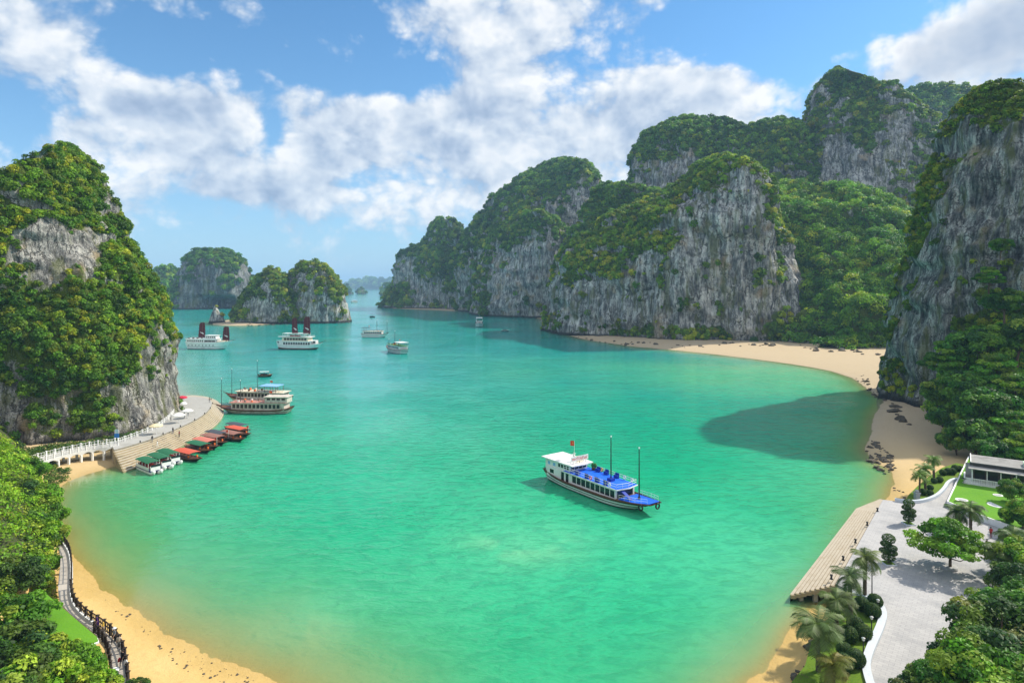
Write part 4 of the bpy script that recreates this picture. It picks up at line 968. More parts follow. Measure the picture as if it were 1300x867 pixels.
# ------------------------------------------------------------------ left walkway and its terrace
ZW = 2.9
def walkway():
    out = [(76, 686), (83, 692), (88, 700), (90.5, 712), (91, 732), (89.5, 757), (93, 769), (102, 781), (121, 793), (134, 801), (146, 809), (154, 820), (159, 836), (162, 856), (163, 880)]
    inn = [(72, 691), (76.5, 699), (77.5, 708), (76, 722), (73.5, 740), (74, 757), (79, 769), (91, 781), (107, 793), (122, 804), (132, 813), (138, 826), (140, 842), (141, 860), (141, 884)]
    A = smooth_line([G2(u, v, ZW) for u, v in out], 70); B = smooth_line([G2(u, v, ZW) for u, v in inn], 70); o = A[0].copy()
    root = thing("curved_walkway", "narrow stone walkway curving along the top of the left beach", "walkway", (o[0], o[1], 0))
    def slab(mb, A, B, z0, z1, mt, ms):
        n = len(A); vs = [(*p, z1) for p in A] + [(*p, z1) for p in B] + [(*p, z0) for p in A] + [(*p, z0) for p in B]
        mb.add(vs, [(i, i + 1, n + i + 1, n + i) for i in range(n - 1)], mt)
        mb.add(vs, [(2 * n + i, 3 * n + i, 3 * n + i + 1, 2 * n + i + 1) for i in range(n - 1)] + [(i, 2 * n + i, 2 * n + i + 1, i + 1) for i in range(n - 1)] + [(n + i, n + i + 1, 3 * n + i + 1, 3 * n + i) for i in range(n - 1)] + [(0, n, 3 * n, 2 * n), (n - 1, 3 * n - 1, 4 * n - 1, 2 * n - 1)], ms)
    WST = mat("walkway_stone", (0.42, 0.375, 0.32), 0.85, 0.2, var=0.2, scale=1.4, dirt=((0.25, 0.22, 0.19), 0.5))
    mb = MB(); slab(mb, A - o, B - o, ZW - 0.5, ZW, WST, WHITE_WALL); mb.build("deck", root)
    mb = MB(); ribbon_wall(mb, A[:46] - o, ZW - 0.9, ZW + 0.25, 0.3, WHITE_WALL); mb.build("edge_kerb", root)
    for i in range(3, 68, 6):
        mb = MB(); mb.cbox((0, 0, (ZW - .5) / 2 - 0.4), (0.5, 0.5, ZW + .3), STONE_GREY); c = mb.build("support_pier", root); q = (A[i] * .8 + B[i] * .2) - o; c.location = (q[0], q[1], 0)
    up = np.concatenate([A[:26], np.full((26, 1), ZW)], 1)
    r1 = thing("walkway_railing", "dark railing on the far stretch of the left walkway, where it bends behind the bushes", "railing", (A[0, 0], A[0, 1], ZW))
    rail_posts(r1, up, ZW + .25, 1.0, 1.4, DARKWOOD, DARKWOOD, pw=0.14, rails=(1.0, .6), balus=0.45)
    lo = np.concatenate([A[28:], np.full((42, 1), ZW)], 1)
    r2 = thing("walkway_railing", "dark wooden railing on the beach side of the left walkway beside the walkers", "railing", (lo[0, 0], lo[0, 1], ZW))
    rail_posts(r2, lo, ZW, 1.15, 1.5, DARKWOOD, DARKWOOD, pw=0.2, rails=(1.0, .62, .2), cap=True, balus=0.4, rw=0.09)
    li = np.concatenate([B[48:], np.full((22, 1), ZW)], 1)
    r3 = thing("walkway_railing", "dark railing on the inland side of the left walkway below the turf roof", "railing", (li[0, 0], li[0, 1], ZW))
    rail_posts(r3, li, ZW, 1.1, 1.4, DARKWOOD, DARKWOOD, pw=0.16, rails=(1.0, .6, .2), cap=True, balus=0.4)
    # turf roofed shelter
    zt = 5.0
    pp = [G2(u, v, zt) for u, v in [(38, 760), (60, 754), (80, 771), (101, 789), (124, 808), (126, 813), (109, 820), (80, 830), (40, 812), (20, 785)]]
    c = np.mean(pp, 0); sh = thing("turf_roofed_shelter", "flat roofed shelter topped with bright green turf beside the left walkway", "shelter", (c[0], c[1], 2.5)); pp = [tuple(np.array(p) - c) for p in pp]
    mb = MB(); mb.prism(pp, zt - 2.75, zt - 2.6, WHITE, WHITE); mb.build("roof_slab", sh)
    ins = [tuple(np.array(p) * 0.975) for p in pp]; mb = MB(); mb.prism(ins, zt - 2.596, zt - 2.5, LAWN); mb.build("turf", sh)
    for i in (1, 3, 4, 6, 8):
        q = np.array(pp[i]) * 0.9; mb = MB(); mb.cbox((0, 0, -1.4), (0.25, 0.25, 2.8 + zt - 2.75 - 2.2), DARKWOOD); k = mb.build("post", sh); k.location = (q[0], q[1], zt - 2.75)
    # little round white table below
    p = G(143, 851, ZW + .75); t = thing("round_table", "small round white table on the left walkway", "table", (p.x, p.y, ZW))
    mb = MB(); mb.lathe([(0, .72), (.55, .72), (.55, .78), (0, .78)], WHITE, 18); mb.build("table_top", t)
    mb = MB(); mb.lathe([(.3, 0), (.3, .05), (.05, .1), (.05, .72)], WHITE, 10); mb.build("leg", t)
walkway()

# parasols, signs on the pier
def parasol(u, v, lab, m, r=1.5, tilt=0.0):
    p = G(u, v, ZP + 2.2); root = thing("parasol", lab, "parasol", (p.x, p.y, ZP), random.uniform(0, 3)); mb = MB()
    n = 8; ring = lambda rr, z: [(rr * math.cos(2 * math.pi * j / n), rr * math.sin(2 * math.pi * j / n), z) for j in range(n)]
    vs = ring(r, 2.05) + ring(r * .55, 2.42) + [(0, 0, 2.62)] + ring(r, 1.88) + ring(r * .97, 1.88)
    mb.add(vs, [(j, (j + 1) % n, n + (j + 1) % n, n + j) for j in range(n)] + [(n + j, n + (j + 1) % n, 2 * n) for j in range(n)] + [(2 * n + 1 + j, 2 * n + 1 + (j + 1) % n, (j + 1) % n, j) for j in range(n)], m)
    mb.add([(x, y, z - .03) for x, y, z in ring(r, 2.05) + ring(0.05, 2.56)], [(j, n + j, n + (j + 1) % n, (j + 1) % n) for j in range(n)], m)
    mb.build("canopy", root)
    mb = MB(); mb.tube([(0, 0, 0), (0, 0, 2.6)], 0.045, WHITE); mb.lathe([(0.3, 0), (0.3, .08), (.05, .1)], STONE_GREY, 10); mb.build("pole", root)
CREAM = mat("cream_cloth", (0.66, 0.56, 0.34), 0.85); WCL = mat("white_cloth", (0.76, 0.75, 0.72), 0.85); REDC = mat("crimson_cloth", (0.50, 0.02, 0.05), 0.8)
parasol(198, 539.5, "cream parasol at the near end of the row along the cliff", CREAM, 1.6)
parasol(227, 526, "white parasol by the cliff, in the middle of the pier", WCL, 1.6)
parasol(238, 520.5, "flat white parasol further along the pier, just right of the cliff foot", WCL, 1.5)
parasol(233, 511.5, "plain white parasol half hidden beside the red one", WCL, 1.0)
parasol(231, 504, "red parasol at the far end of the pier", REDC, 1.6)
def sign_board():
    p = G(149, 558, ZP); root = thing("notice_board", "blue notice board with a pale head at the bridge end of the pier", "sign", (p.x, p.y - .2, ZP)); BL = mat("blue_sign", (0.03, 0.20, 0.55), 0.5); PB_ = mat("pale_blue_sign", (0.42, 0.62, 0.66), 0.5)
    for x in (-.45, .45):
        mb = MB(); mb.cbox((x, 0, 1.2), (.08, .08, 2.4), WHITE); mb.build("post", root)
    mb = MB(); mb.box((-.55, -.1, .5), (.55, -.045, 1.5), BL); mb.build("panel", root); mb = MB(); mb.box((-.35, -.1, 1.55), (.35, -.045, 2.5), PB_); mb.build("head_panel", root)
sign_board()
# lamp posts of the palm garden
def lamp(u, v, h, lab):
    p = G(u, v, ZQ + .15); root = thing("garden_lamp", lab, "lamp post", tuple(p))
    mb = MB(); mb.tube([(0, 0, 0), (0, 0, h)], [.07, .045], BLACK, 8); mb.lathe([(.14, 0), (.14, .06), (.07, .1)], BLACK, 10); mb.build("post", root)
    mb = MB(); mb.lathe([(0, h), (.12, h), (.16, h + .22), (.2, h + .25), (0, h + .36)], WHITE, 10); mb.build("lantern", root)
lamp(1107, 756, 4.0, "tall black lamp post at the corner of the palm garden beside the palm")
lamp(1114.5, 776, 1.1, "short garden lamp by the kerb, nearest the tall lamp post")
lamp(1106.5, 801, 1.3, "short garden lamp in the middle of the palm garden's kerb side")
lamp(1096, 829, 1.3, "short garden lamp at the near end of the palm garden")

# ------------------------------------------------------------------ boats
BWHITE = mat("boat_white", (0.74, 0.73, 0.70), 0.4, 0.4, var=0.07, scale=1.2, dirt=((0.42, 0.38, 0.32), 0.35))
BCREAM = mat("boat_cream", (0.68, 0.60, 0.44), 0.5, 0.3, var=0.08, dirt=((0.42, 0.33, 0.2), 0.4))
BBROWN = mat("boat_brown", (0.13, 0.055, 0.03), 0.55, 0.3, var=0.2)
BRED = mat("boat_red", (0.40, 0.045, 0.03), 0.55, 0.3, var=0.15)
BDARK = mat("boat_dark", (0.022, 0.02, 0.02), 0.5, 0.3, var=0.2)
BBLUE = mat("deck_blue", (0.010, 0.12, 0.70), 0.45, 0.35, var=0.14, scale=0.5, dirt=((0.02, 0.14, 0.72), 0.5))
BLUED = mat("box_blue", (0.008, 0.035, 0.30), 0.5)
GLASS = mat("boat_glass", (0.012, 0.016, 0.02), 0.12, 0.5)
PINKD = mat("deck_red", (0.42, 0.15, 0.11), 0.7, var=0.2, dirt=((0.5, 0.3, 0.24), 0.5))
GREENC = mat("canopy_green", (0.016, 0.115, 0.052), 0.7, var=0.18, dirt=((0.03, 0.16, 0.08), 0.4))
SAIL = mat("sail_maroon", (0.095, 0.012, 0.020), 0.85, var=0.2)
STEEL = mat("grey_steel", (0.42, 0.43, 0.44), 0.4, 0.4)
SKYBLUE = mat("roof_sky_blue", (0.22, 0.42, 0.70), 0.5)
ORANGE = mat("life_orange", (0.75, 0.16, 0.03), 0.6)
YEL = mat("yellow_paint", (0.65, 0.42, 0.05), 0.6)
FLAGRED = mat("flag_red", (0.62, 0.035, 0.015), 0.8)
LEAFG = mat("deck_plants", (0.03, 0.13, 0.03), 0.9)

def hull_mesh(L, B, sheer, bow_rise, stern_rise=0.3, rake=0.16, bands=None, fine=0.62, stern_w=0.72, deck=None, x0=0.0, flat_bow=0.0):
    """lofted hull, stern at x=0, bow at x=L; bands: [(fraction of height, material)] from the waterline up"""
    bands = bands or [(0, BDARK), (.10, BWHITE), (1, BWHITE)]
    mb = MB(); ns = 26; fr = sorted(set([-.45, 0.0] + [b[0] for b in bands] + [1.0])); nl = len(fr); grid = []
    for i in range(ns):
        t = i / (ns - 1)
        zs = sheer + stern_rise * max(0, (0.3 - t) / 0.3) ** 2 + bow_rise * max(0, (t - 0.45) / 0.55) ** 2.2
        w = B / 2 * (stern_w + (1 - stern_w) * min(1, t / 0.28) ** 0.8) * (1 - (1 - flat_bow) * max(0, (t - fine) / (1 - fine)) ** 2.3)
        for s in (1, -1):
            row = []
            for f in fr:
                z = zs * f if f > 0 else f * 1.4
                narrow = 1 - 0.16 * (1 - max(0, f)) - (0.30 * -f if f < 0 else 0)
                pull = max(0, (t - 0.5) / 0.5) ** 2 * rake * L * (1 - max(f, -.2)) + max(0, (0.2 - t) / 0.2) * 0.05 * L * (1 - max(f, -.2))*-1
                tw = 1 - max(0, (t - fine) / (1 - fine)) ** 2 * 0.35 * (1 - max(f, 0))
                row.append((t * L - pull, s * max(0.03, w * narrow * tw), z))
            grid.append(row)
    def bandmat(f0):
        m = bands[0][1]
        for f, mm in bands:
            if f <= f0 + 1e-6: m = mm
        return m
    for j in range(nl - 1):
        m = bandmat(fr[j]) if fr[j] >= 0 else BDARK
        for s in (0, 1):
            vs = []; fs = []
            for i in range(ns): vs += [grid[2 * i + s][j], grid[2 * i + s][j + 1]]
            for i in range(ns - 1):
                q = (2 * i, 2 * i + 2, 2 * i + 3, 2 * i + 1); fs.append(q if s == 1 else q[::-1])
            mb.add(vs, fs, m, True)
    for e in (0, ns - 1):                       # transom and stem
        for j in range(nl - 1):
            a, b = grid[2 * e][j], grid[2 * e][j + 1]; c, d = grid[2 * e + 1][j + 1], grid[2 * e + 1][j]
            mb.add([a, b, c, d], [(0, 1, 2, 3)], bandmat(fr[j]) if fr[j] >= 0 else BDARK)
    vs = []
    for i in range(ns):
        a = grid[2 * i][-1]; b = grid[2 * i + 1][-1]; vs += [(a[0], a[1] * .97, a[2] - .12), (b[0], b[1] * .97, b[2] - .12)]
    mb.add(vs, [(2 * i, 2 * i + 1, 2 * i + 3, 2 * i + 2) for i in range(ns - 1)], deck or BBROWN)
    # gunwale strip
    for s in (0, 1):
        mb.tube([(grid[2 * i + s][-1][0], grid[2 * i + s][-1][1], grid[2 * i + s][-1][2]) for i in range(ns)], 0.07, BBROWN if bands[-1][1] is not BWHITE else BWHITE, 5)
    return mb
def tapered_box(mb, x0, x1, w0, w1, z0, z1, m, nose=0.0):
    """cabin block whose width goes from w0 at x0 to w1 at x1"""
    vs = [(x0, -w0 / 2, z0), (x1, -w1 / 2, z0), (x1 + nose, 0, z0), (x1, w1 / 2, z0), (x0, w0 / 2, z0)]
    vs = vs + [(x, y, z1) for x, y, z in vs]
    mb.add(vs, [(0, 4, 3, 2, 1), (5, 6, 7, 8, 9)] + [(i, (i + 1) % 5, 5 + (i + 1) % 5, 5 + i) for i in range(5)], m)
def windows(cab, x0, x1, n, w0, w1, z0, z1, gap=0.25, gm=None, sides=(-1, 1), name="window", fm=None, fx0=None, fx1=None):
    """n windows along each side of a cabin tapering from w0 to w1 (over fx0..fx1), each a part of its own"""
    fx0 = x0 if fx0 is None else fx0; fx1 = x1 if fx1 is None else fx1
    for s in sides:
        for k in range(n):
            a = x0 + (x1 - x0) * (k + gap / 2) / n; b = x0 + (x1 - x0) * (k + 1 - gap / 2) / n
            ya = s * ((w0 + (w1 - w0) * (a - fx0) / (fx1 - fx0)) / 2 + .02); yb = s * ((w0 + (w1 - w0) * (b - fx0) / (fx1 - fx0)) / 2 + .02)
            mb = MB(); e = s * .05
            vs = [(a, ya, z0), (b, yb, z0), (b, yb, z1), (a, ya, z1)]; vs2 = [(x, y - e, z) for x, y, z in vs]
            q = [(0, 1, 2, 3), (4, 7, 6, 5), (0, 4, 5, 1), (2, 6, 7, 3), (1, 5, 6, 2), (0, 3, 7, 4)]
            mb.add(vs + vs2, q, gm or GLASS)
            if fm:
                for zz in (z0 - .06, z1): mb.add([(a - .05, ya + s * .02, zz), (b + .05, yb + s * .02, zz), (b + .05, yb + s * .02, zz + .06), (a - .05, ya + s * .02, zz + .06)], [(0, 1, 2, 3)], fm)
            mb.build(name, cab)
def railing(parent, pts, h, m, step=1.1, name="railing", r=0.03):
    mb = MB(); pts = resample(pts, max(2, int(sum((Vector(pts[i + 1]) - Vector(pts[i])).length for i in range(len(pts) - 1)) / step) + 1))
    for p in pts: mb.tube([(p[0], p[1], p[2]), (p[0], p[1], p[2] + h)], r, m, 4)
    for f in (.5, 1.0): mb.tube([(p[0], p[1], p[2] + h * f) for p in pts], r, m, 4)
    mb.build(name, parent)
def mast(parent, x, y, z0, z1, m=None, r=.11):
    mb = MB(); mb.tube([(x, y, z0), (x, y, z1)], [r, r * .55], m or BBROWN, 7); mb.lathe([(0, z1 + .1), (r * 1.1, z1), (r, z1 - .25)], BWHITE, 6, (x, y, 0)); mb.tube([(x, y, z0), (x, y, z0 + .4)], r * 1.8, m or BBROWN, 8)
    mb.build("mast", parent)
def place(name, label, cat, a, b, group=None):
    """thing whose stern waterline is at xy a and whose bow points to b"""
    return thing(name, label, cat, (a[0], a[1], 0), math.atan2(b[1] - a[1], b[0] - a[0]), group)
def star(r, ri, n=5, rot=math.pi / 2):
    return [((r if k % 2 == 0 else ri) * math.cos(rot + math.pi * k / n), (r if k % 2 == 0 else ri) * math.sin(rot + math.pi * k / n)) for k in range(2 * n)]
def flag(parent, x, y, z0, h, fw, fh, star_on=True):
    mb = MB(); mb.tube([(x, y, z0), (x, y, z0 + h)], .035, BWHITE, 5); p = mb.build("flag_pole", parent)
    mb = MB(); n = 7; vs = []
    for i in range(n):
        t = i / (n - 1); yy = y + .12 * math.sin(t * 5) * t; xx = x - t * fw; vs += [(xx, yy, z0 + h - .05 - .1 * t), (xx, yy, z0 + h - .05 - fh - .14 * t)]
    mb.add(vs + [(a, b + .02, c) for a, b, c in vs], [(2 * i, 2 * i + 1, 2 * i + 3, 2 * i + 2) for i in range(n - 1)] + [(2 * n + 2 * i, 2 * n + 2 * i + 2, 2 * n + 2 * i + 3, 2 * n + 2 * i + 1) for i in range(n - 1)], FLAGRED)
    if star_on:
        for off in (-.03, .05):
            st = star(fh * .32, fh * .13); pv = [(x - fw * .5 + a, y + .05 + off, z0 + h - .1 - fh * .5 + b) for a, b in st]; mb.add(pv, [list(range(10))], YEL)
    mb.build("flag", p)
def ring_fender(parent, x, y, z, r=.45, axis='y', m=None, name="tyre_fender"):
    mb = MB(); vs = []; fs = []; a_, b_ = 14, 8
    for i in range(a_):
        t = 2 * math.pi * i / a_
        for j in range(b_):
            q = 2 * math.pi * j / b_; rr = r + r * .32 * math.cos(q); h = r * .32 * math.sin(q)
            vs.append((x + rr * math.cos(t), y + h, z + rr * math.sin(t)) if axis == 'y' else (x + h, y + rr * math.cos(t), z + rr * math.sin(t)))
    fs = [(i * b_ + j, i * b_ + (j + 1) % b_, ((i + 1) % a_) * b_ + (j + 1) % b_, ((i + 1) % a_) * b_ + j) for i in range(a_) for j in range(b_)]
    mb.add(vs, fs, m or BDARK, True); mb.build(name, parent)

# --- the blue decked tour boat in the middle of the bay
def main_boat():
    a, b = G2(697, 606), G2(800, 643); d = Vector((b[0] - a[0], b[1] - a[1])).normalized(); a = (a[0] - d.x * 1.0 + 1.2, a[1] - d.y * 1.0)
    root = place("tour_boat", "white tour boat with a bright blue upper deck, alone in the middle of the bay", "tour boat", a, b)
    L, B = 27.0, 6.2; root.scale = (1.05, 1.05, 1.05)
    hull_mesh(L, B, 1.35, 0.75, .65, rake=.17, fine=.60, flat_bow=.42, bands=[(0, BDARK), (.14, BWHITE), (.40, BDARK), (.50, BWHITE), (.72, BDARK), (.80, BBROWN), (.93, BBROWN)], deck=BBROWN).build("hull", root)
    mb = MB(); tapered_box(mb, 1.6, 20.0, 5.0, 4.7, 1.2, 3.0, BWHITE); cab = mb.build("main_cabin", root)
    windows(cab, 8.9, 19.9, 9, 5.0, 4.7, 1.55, 2.75, gap=.16, fx0=1.6, fx1=20)
    windows(cab, 5.6, 8.2, 2, 5.0, 4.7, 1.25, 2.8, gap=.4, name="doorway", fx0=1.6, fx1=20); windows(cab, 2.4, 3.8, 1, 5.0, 4.7, 1.9, 2.6, gap=.2, fx0=1.6, fx1=20)
    mb = MB(); mb.box((20.02, -1.9, 1.5), (20.07, 1.9, 2.8), GLASS); mb.build("front_window", cab)
    mb = MB(); tapered_box(mb, 6.6, 20.6, 5.7, 5.2, 3.0, 3.16, BWHITE, .5); tapered_box(mb, 6.7, 20.5, 5.5, 5.0, 3.163, 3.2, BBLUE, .45); up = mb.build("upper_deck", root)
    for s in (-1, 1): railing(up, [(7.0, s * 2.68, 3.2), (20.4, s * 2.45, 3.2)], .8, BWHITE, 1.3, r=.035)
    railing(up, [(20.4, 2.45, 3.2), (20.9, 0, 3.2), (20.4, -2.45, 3.2)], .8, BWHITE, 1.2, r=.035)
    for i, (x, s) in enumerate([(10.2, -1), (12.8, -1), (15.4, -1), (17.6, -1), (11.0, 1), (13.2, 1), (15.8, 1)]):
        mb = MB(); mb.cbox((x, s * 2.15, 3.5), (.9, .5, .55), BLUED); mb.cbox((x, s * 2.38, 3.85), (.9, .1, .5), BLUED); mb.build("deck_seat", root)
    for x, s in [(11.6, 1), (17.4, 1), (19.2, 1), (14.1, -1), (18.8, -1)]:
        ring_fender(root, x, s * 2.58, 3.62, .27, 'y', BWHITE if x > 15 else ORANGE, "life_ring")
    for x, s in [(9.6, 2.2), (10.0, 2.4)]:
        mb = MB(); mb.lathe([(0, 3.2), (.22, 3.2), (.28, 3.6), (0, 3.6)], BBROWN, 8, (x, s, 0)); mb.lathe([(.05, 3.6), (.35, 3.9), (.3, 4.3), (0, 4.6)], LEAFG, 7, (x, s, 0)); mb.build("potted_plant", root)
    # raised wheelhouse aft
    mb = MB(); tapered_box(mb, 0.9, 8.0, 4.5, 4.5, 1.9, 4.35, BWHITE); wh = mb.build("wheelhouse", root)
    windows(wh, 4.6, 7.9, 4, 4.5, 4.5, 3.45, 4.1, gap=.3); windows(wh, 1.2, 4.3, 2, 4.5, 4.5, 3.3, 3.9, gap=.55, gm=SKYBLUE, name="shutter")
    for y in (-1.5, -.5, .5, 1.5):
        mb = MB(); mb.cbox((8.03, y, 3.8), (.05, .8, .7), GLASS); mb.build("front_window", wh)
    mb = MB(); tapered_box(mb, 0.2, 9.2, 5.5, 5.3, 4.38, 4.56, BWHITE, .25); rf = mb.build("roof", root)
    mb = MB(); mb.cbox((6.9, .9, 4.95), (.9, 1.4, .75), YEL)
    for k in range(3): mb.cbox((6.42, .9, 4.72 + k * .24), (.03, 1.42, .07), BDARK)
    mb.build("roof_locker", rf)
    # name board: white frame, red hand painted strokes (unreadable in the photo)
    sg = MB(); cx, w, z0 = 8.3, 4.4, 5.0
    sg.box((cx - .05, -w / 2, z0), (cx, w / 2, z0 + .95), BWHITE); board = sg.build("name_board", rf)
    tx = MB(); r2 = random.Random(4); y = -w / 2 + .35
    while y < w / 2 - .4:
        hgt = r2.uniform(.4, .6); wd = r2.uniform(.16, .3); k = r2.choice([0, 1, 2])
        tx.box((cx + .002, y, z0 + .2), (cx + .02, y + .07, z0 + .2 + hgt), FLAGRED)
        if k > 0: tx.box((cx + .003, y + .07, z0 + .2 + hgt - .08), (cx + .021, y + wd, z0 + .2 + hgt), FLAGRED)
        if k > 1: tx.box((cx + .003, y + .07, z0 + .2), (cx + .021, y + wd, z0 + .28), FLAGRED)
        if k == 0: tx.box((cx + .003, y + .07, z0 + .38), (cx + .021, y + wd, z0 + .46), FLAGRED)
        y += wd + .09
    tx.build("lettering", board)
    st = MB()
    for y in (-1.6, 0, 1.6): st.tube([(cx - .03, y, 4.56), (cx - .03, y, z0 + .1)], .04, BDARK, 5); st.tube([(cx - .8, y, 4.56), (cx - .05, y, z0 + .5)], .035, BDARK, 5)
    st.build("board_stand", board)
    flag(rf, 5.9, .8, 4.56, 3.6, 1.0, .95)
    mb = MB(); mb.tube([(6.9, -.2, 4.56), (6.9, -.2, 6.3)], .06, BWHITE, 6); mb.cbox((6.9, -.2, 6.0), (.1, 1.0, .1), BWHITE); mb.lathe([(0, 5.4), (.25, 5.4), (.25, 5.75), (0, 5.8)], BWHITE, 8, (6.9, -.2, 0)); mb.build("aerial", rf)
    mast(root, 16.4, .2, 3.2, 11.2, BDARK, .13); mast(root, 23.2, .1, 1.8, 10.6, BDARK, .13)
    mb = MB(); mb.cbox((16.4, .2, 3.45), (1.0, 1.0, .5), BLUED); mb.build("mast_step", root)
    # blue bow platform
    mb = MB(); vs = [(20.6, -2.3, 1.62), (24.0, -2.0, 1.85), (26.6, -1.25, 2.2), (26.6, 1.25, 2.2), (24.0, 2.0, 1.85), (20.6, 2.3, 1.62)]
    mb.add(vs + [(x, y, z - .1) for x, y, z in vs], [(0, 1, 2, 3, 4, 5), (11, 10, 9, 8, 7, 6)] + [(i, 6 + i, 6 + (i + 1) % 6, (i + 1) % 6) for i in range(6)], BBLUE); mb.build("bow_deck", root)
    mb = MB(); mb.add([(20.2, -1.6, 3.0), (20.2, -.9, 3.0), (22.8, -.9, 1.8), (22.8, -1.6, 1.8)] + [(20.2, -1.6, 2.88), (20.2, -.9, 2.88), (22.8, -.9, 1.68), (22.8, -1.6, 1.68)], [(0, 1, 2, 3), (7, 6, 5, 4), (0, 4, 5, 1), (1, 5, 6, 2), (2, 6, 7, 3), (3, 7, 4, 0)], BLUED)
    mb.build("boarding_ramp", root)
    for s in (-1, 1): railing(root, [(20.9, s * 2.4, 1.6), (24.0, s * 2.05, 1.85), (26.3, s * 1.35, 2.1)], .8, BWHITE, 1.1, name="bow_railing")
    ring_fender(root, 25.4, -1.95, 1.4, .42, 'y'); ring_fender(root, 26.9, .5, 1.6, .42, 'x')
    railing(root, [(1.4, -2.6, 1.6), (.3, -2.2, 1.9), (.3, 2.2, 1.9), (1.4, 2.6, 1.6)], .8, BDARK, .8, name="stern_railing")
main_boat()

# --- the two junks with maroon sails
def junk_sail(root, x, z0, w, h, lean=0.0):
    mb = MB(); n = 9; prof = []
    for i in range(n + 1):
        t = i / n; ww = w * (1.0 - .28 * t ** 2.2) ; off = lean * t
        prof.append((x - ww * .52 + off + .10 * ((i % 2) * 2 - 1), x + ww * .48 + off + .14 * ((i % 2) * 2 - 1), z0 + h * (t if t < 1 else 1)))
    prof.append((prof[-1][0] + w * .15, prof[-1][1] - w * .15, z0 + h * 1.06))
    vs = []
    for a, b, z in prof:
        for k in range(5):
            f = k / 4; vs.append((a + (b - a) * f, .35 * math.sin(f * math.pi), z))
    fs = [(i * 5 + k, i * 5 + k + 1, (i + 1) * 5 + k + 1, (i + 1) * 5 + k) for i in range(len(prof) - 1) for k in range(4)]
    mb.add(vs, fs, SAIL); mb.add([(a, b - .06, c) for a, b, c in vs], [f[::-1] for f in fs], SAIL); s = mb.build("sail", root)
    mb = MB()
    for a, b, z in prof[1:-1]: mb.tube([(a, -.08, z), ((a + b) / 2, .26, z), (b, -.08, z)], .06, BBROWN, 4)
    mb.build("batten", s)
    mb = MB()                                       # the pale emblem painted low on the sail: two leaping strokes
    q = [(x - w * .25, z0 + h * .40), (x - w * .05, z0 + h * .34), (x + w * .10, z0 + h * .30), (x + w * .26, z0 + h * .30)]; q2 = [(x - w * .02, z0 + h * .36), (x + w * .14, z0 + h * .33), (x + w * .26, z0 + h * .26), (x + w * .12, z0 + h * .24)]
    for qq in (q, q2):
        for yy in (-.2,): mb.tube([(a, yy, c) for a, c in qq], [.12, .24, .22, .1], BWHITE, 5)
    mb.build("emblem", s)
    mb = MB(); mb.tube([(x + lean * .3, .3, z0 - 2), (x + lean, .3, z0 + h * 1.03)], [.2, .12], BBROWN, 7); mb.build("mast", root)
def junk_a():
    D = 32000 / (443.0 - HV); sc = D / 800; xL = (236 - 650) * sc; root = place("sailing_junk", "white two masted cruise junk with two maroon sails, near the left cone", "junk", (xL, D + 2), (xL + 10, D + 1.0))
    L = 29.5; hull_mesh(L, 7.5, 4.2, 1.0, .6, rake=.16, bands=[(0, BDARK), (.08, BWHITE), (.34, BDARK), (.37, BWHITE)], fine=.7, deck=BWHITE).build("hull", root)
    for k in range(8):
        for s in (-1, 1):
            mb = MB(); mb.cbox((3 + k * 2.3, s * 3.60, 2.5), (.55, .06, .6), GLASS); mb.build("porthole", root)
    mb = MB(); tapered_box(mb, 1.0, 20.5, 6.2, 6.0, 4.1, 6.3, BWHITE); cab = mb.build("upper_cabin", root); windows(cab, 1.6, 12.5, 8, 6.2, 6.0, 4.7, 5.7, gap=.45, fx0=1, fx1=20.5); windows(cab, 13.0, 20.2, 3, 6.2, 6.0, 4.6, 5.6, gap=.06, fx0=1, fx1=20.5)
    mb = MB(); tapered_box(mb, .4, 21.2, 6.8, 6.5, 6.3, 6.5, BWHITE); mb.build("sun_deck", root)
    mb = MB(); tapered_box(mb, 13.2, 20.0, 4.6, 4.2, 6.5, 8.5, BWHITE); wh = mb.build("wheelhouse", root); windows(wh, 13.6, 19.7, 5, 4.6, 4.2, 7.1, 8.0, gap=.5, fx0=13.2, fx1=20)
    mb = MB(); tapered_box(mb, 12.9, 20.6, 5.1, 4.8, 8.5, 8.66, BWHITE); mb.build("roof", wh)
    railing(root, [(.5, -3.3, 6.5), (12.8, -3.3, 6.5)], 1.0, STEEL, 1.0); railing(root, [(.5, 3.3, 6.5), (12.8, 3.3, 6.5)], 1.0, STEEL, 1.0)
    for k in range(6):
        mb = MB(); mb.cbox((2 + k * 1.4, -1.5 + (k % 2) * 2.4, 6.8), (.9, .7, .6), BBROWN); mb.build("deck_chair", root)
    mb = MB(); tapered_box(mb, 21.0, 25.5, 5.6, 3.6, 4.3, 5.2, BCREAM); mb.build("fore_cabin", root)
    mb = MB(); mb.tube([(26.5, 0, 4.9), (32, 0, 6.2)], [.2, .1], BBROWN, 6); mb.build("bowsprit", root)
    junk_sail(root, 9.6, 7.0, 4.6, 9.0, .3); junk_sail(root, 25.6, 5.4, 4.6, 8.2, .2)
junk_a()
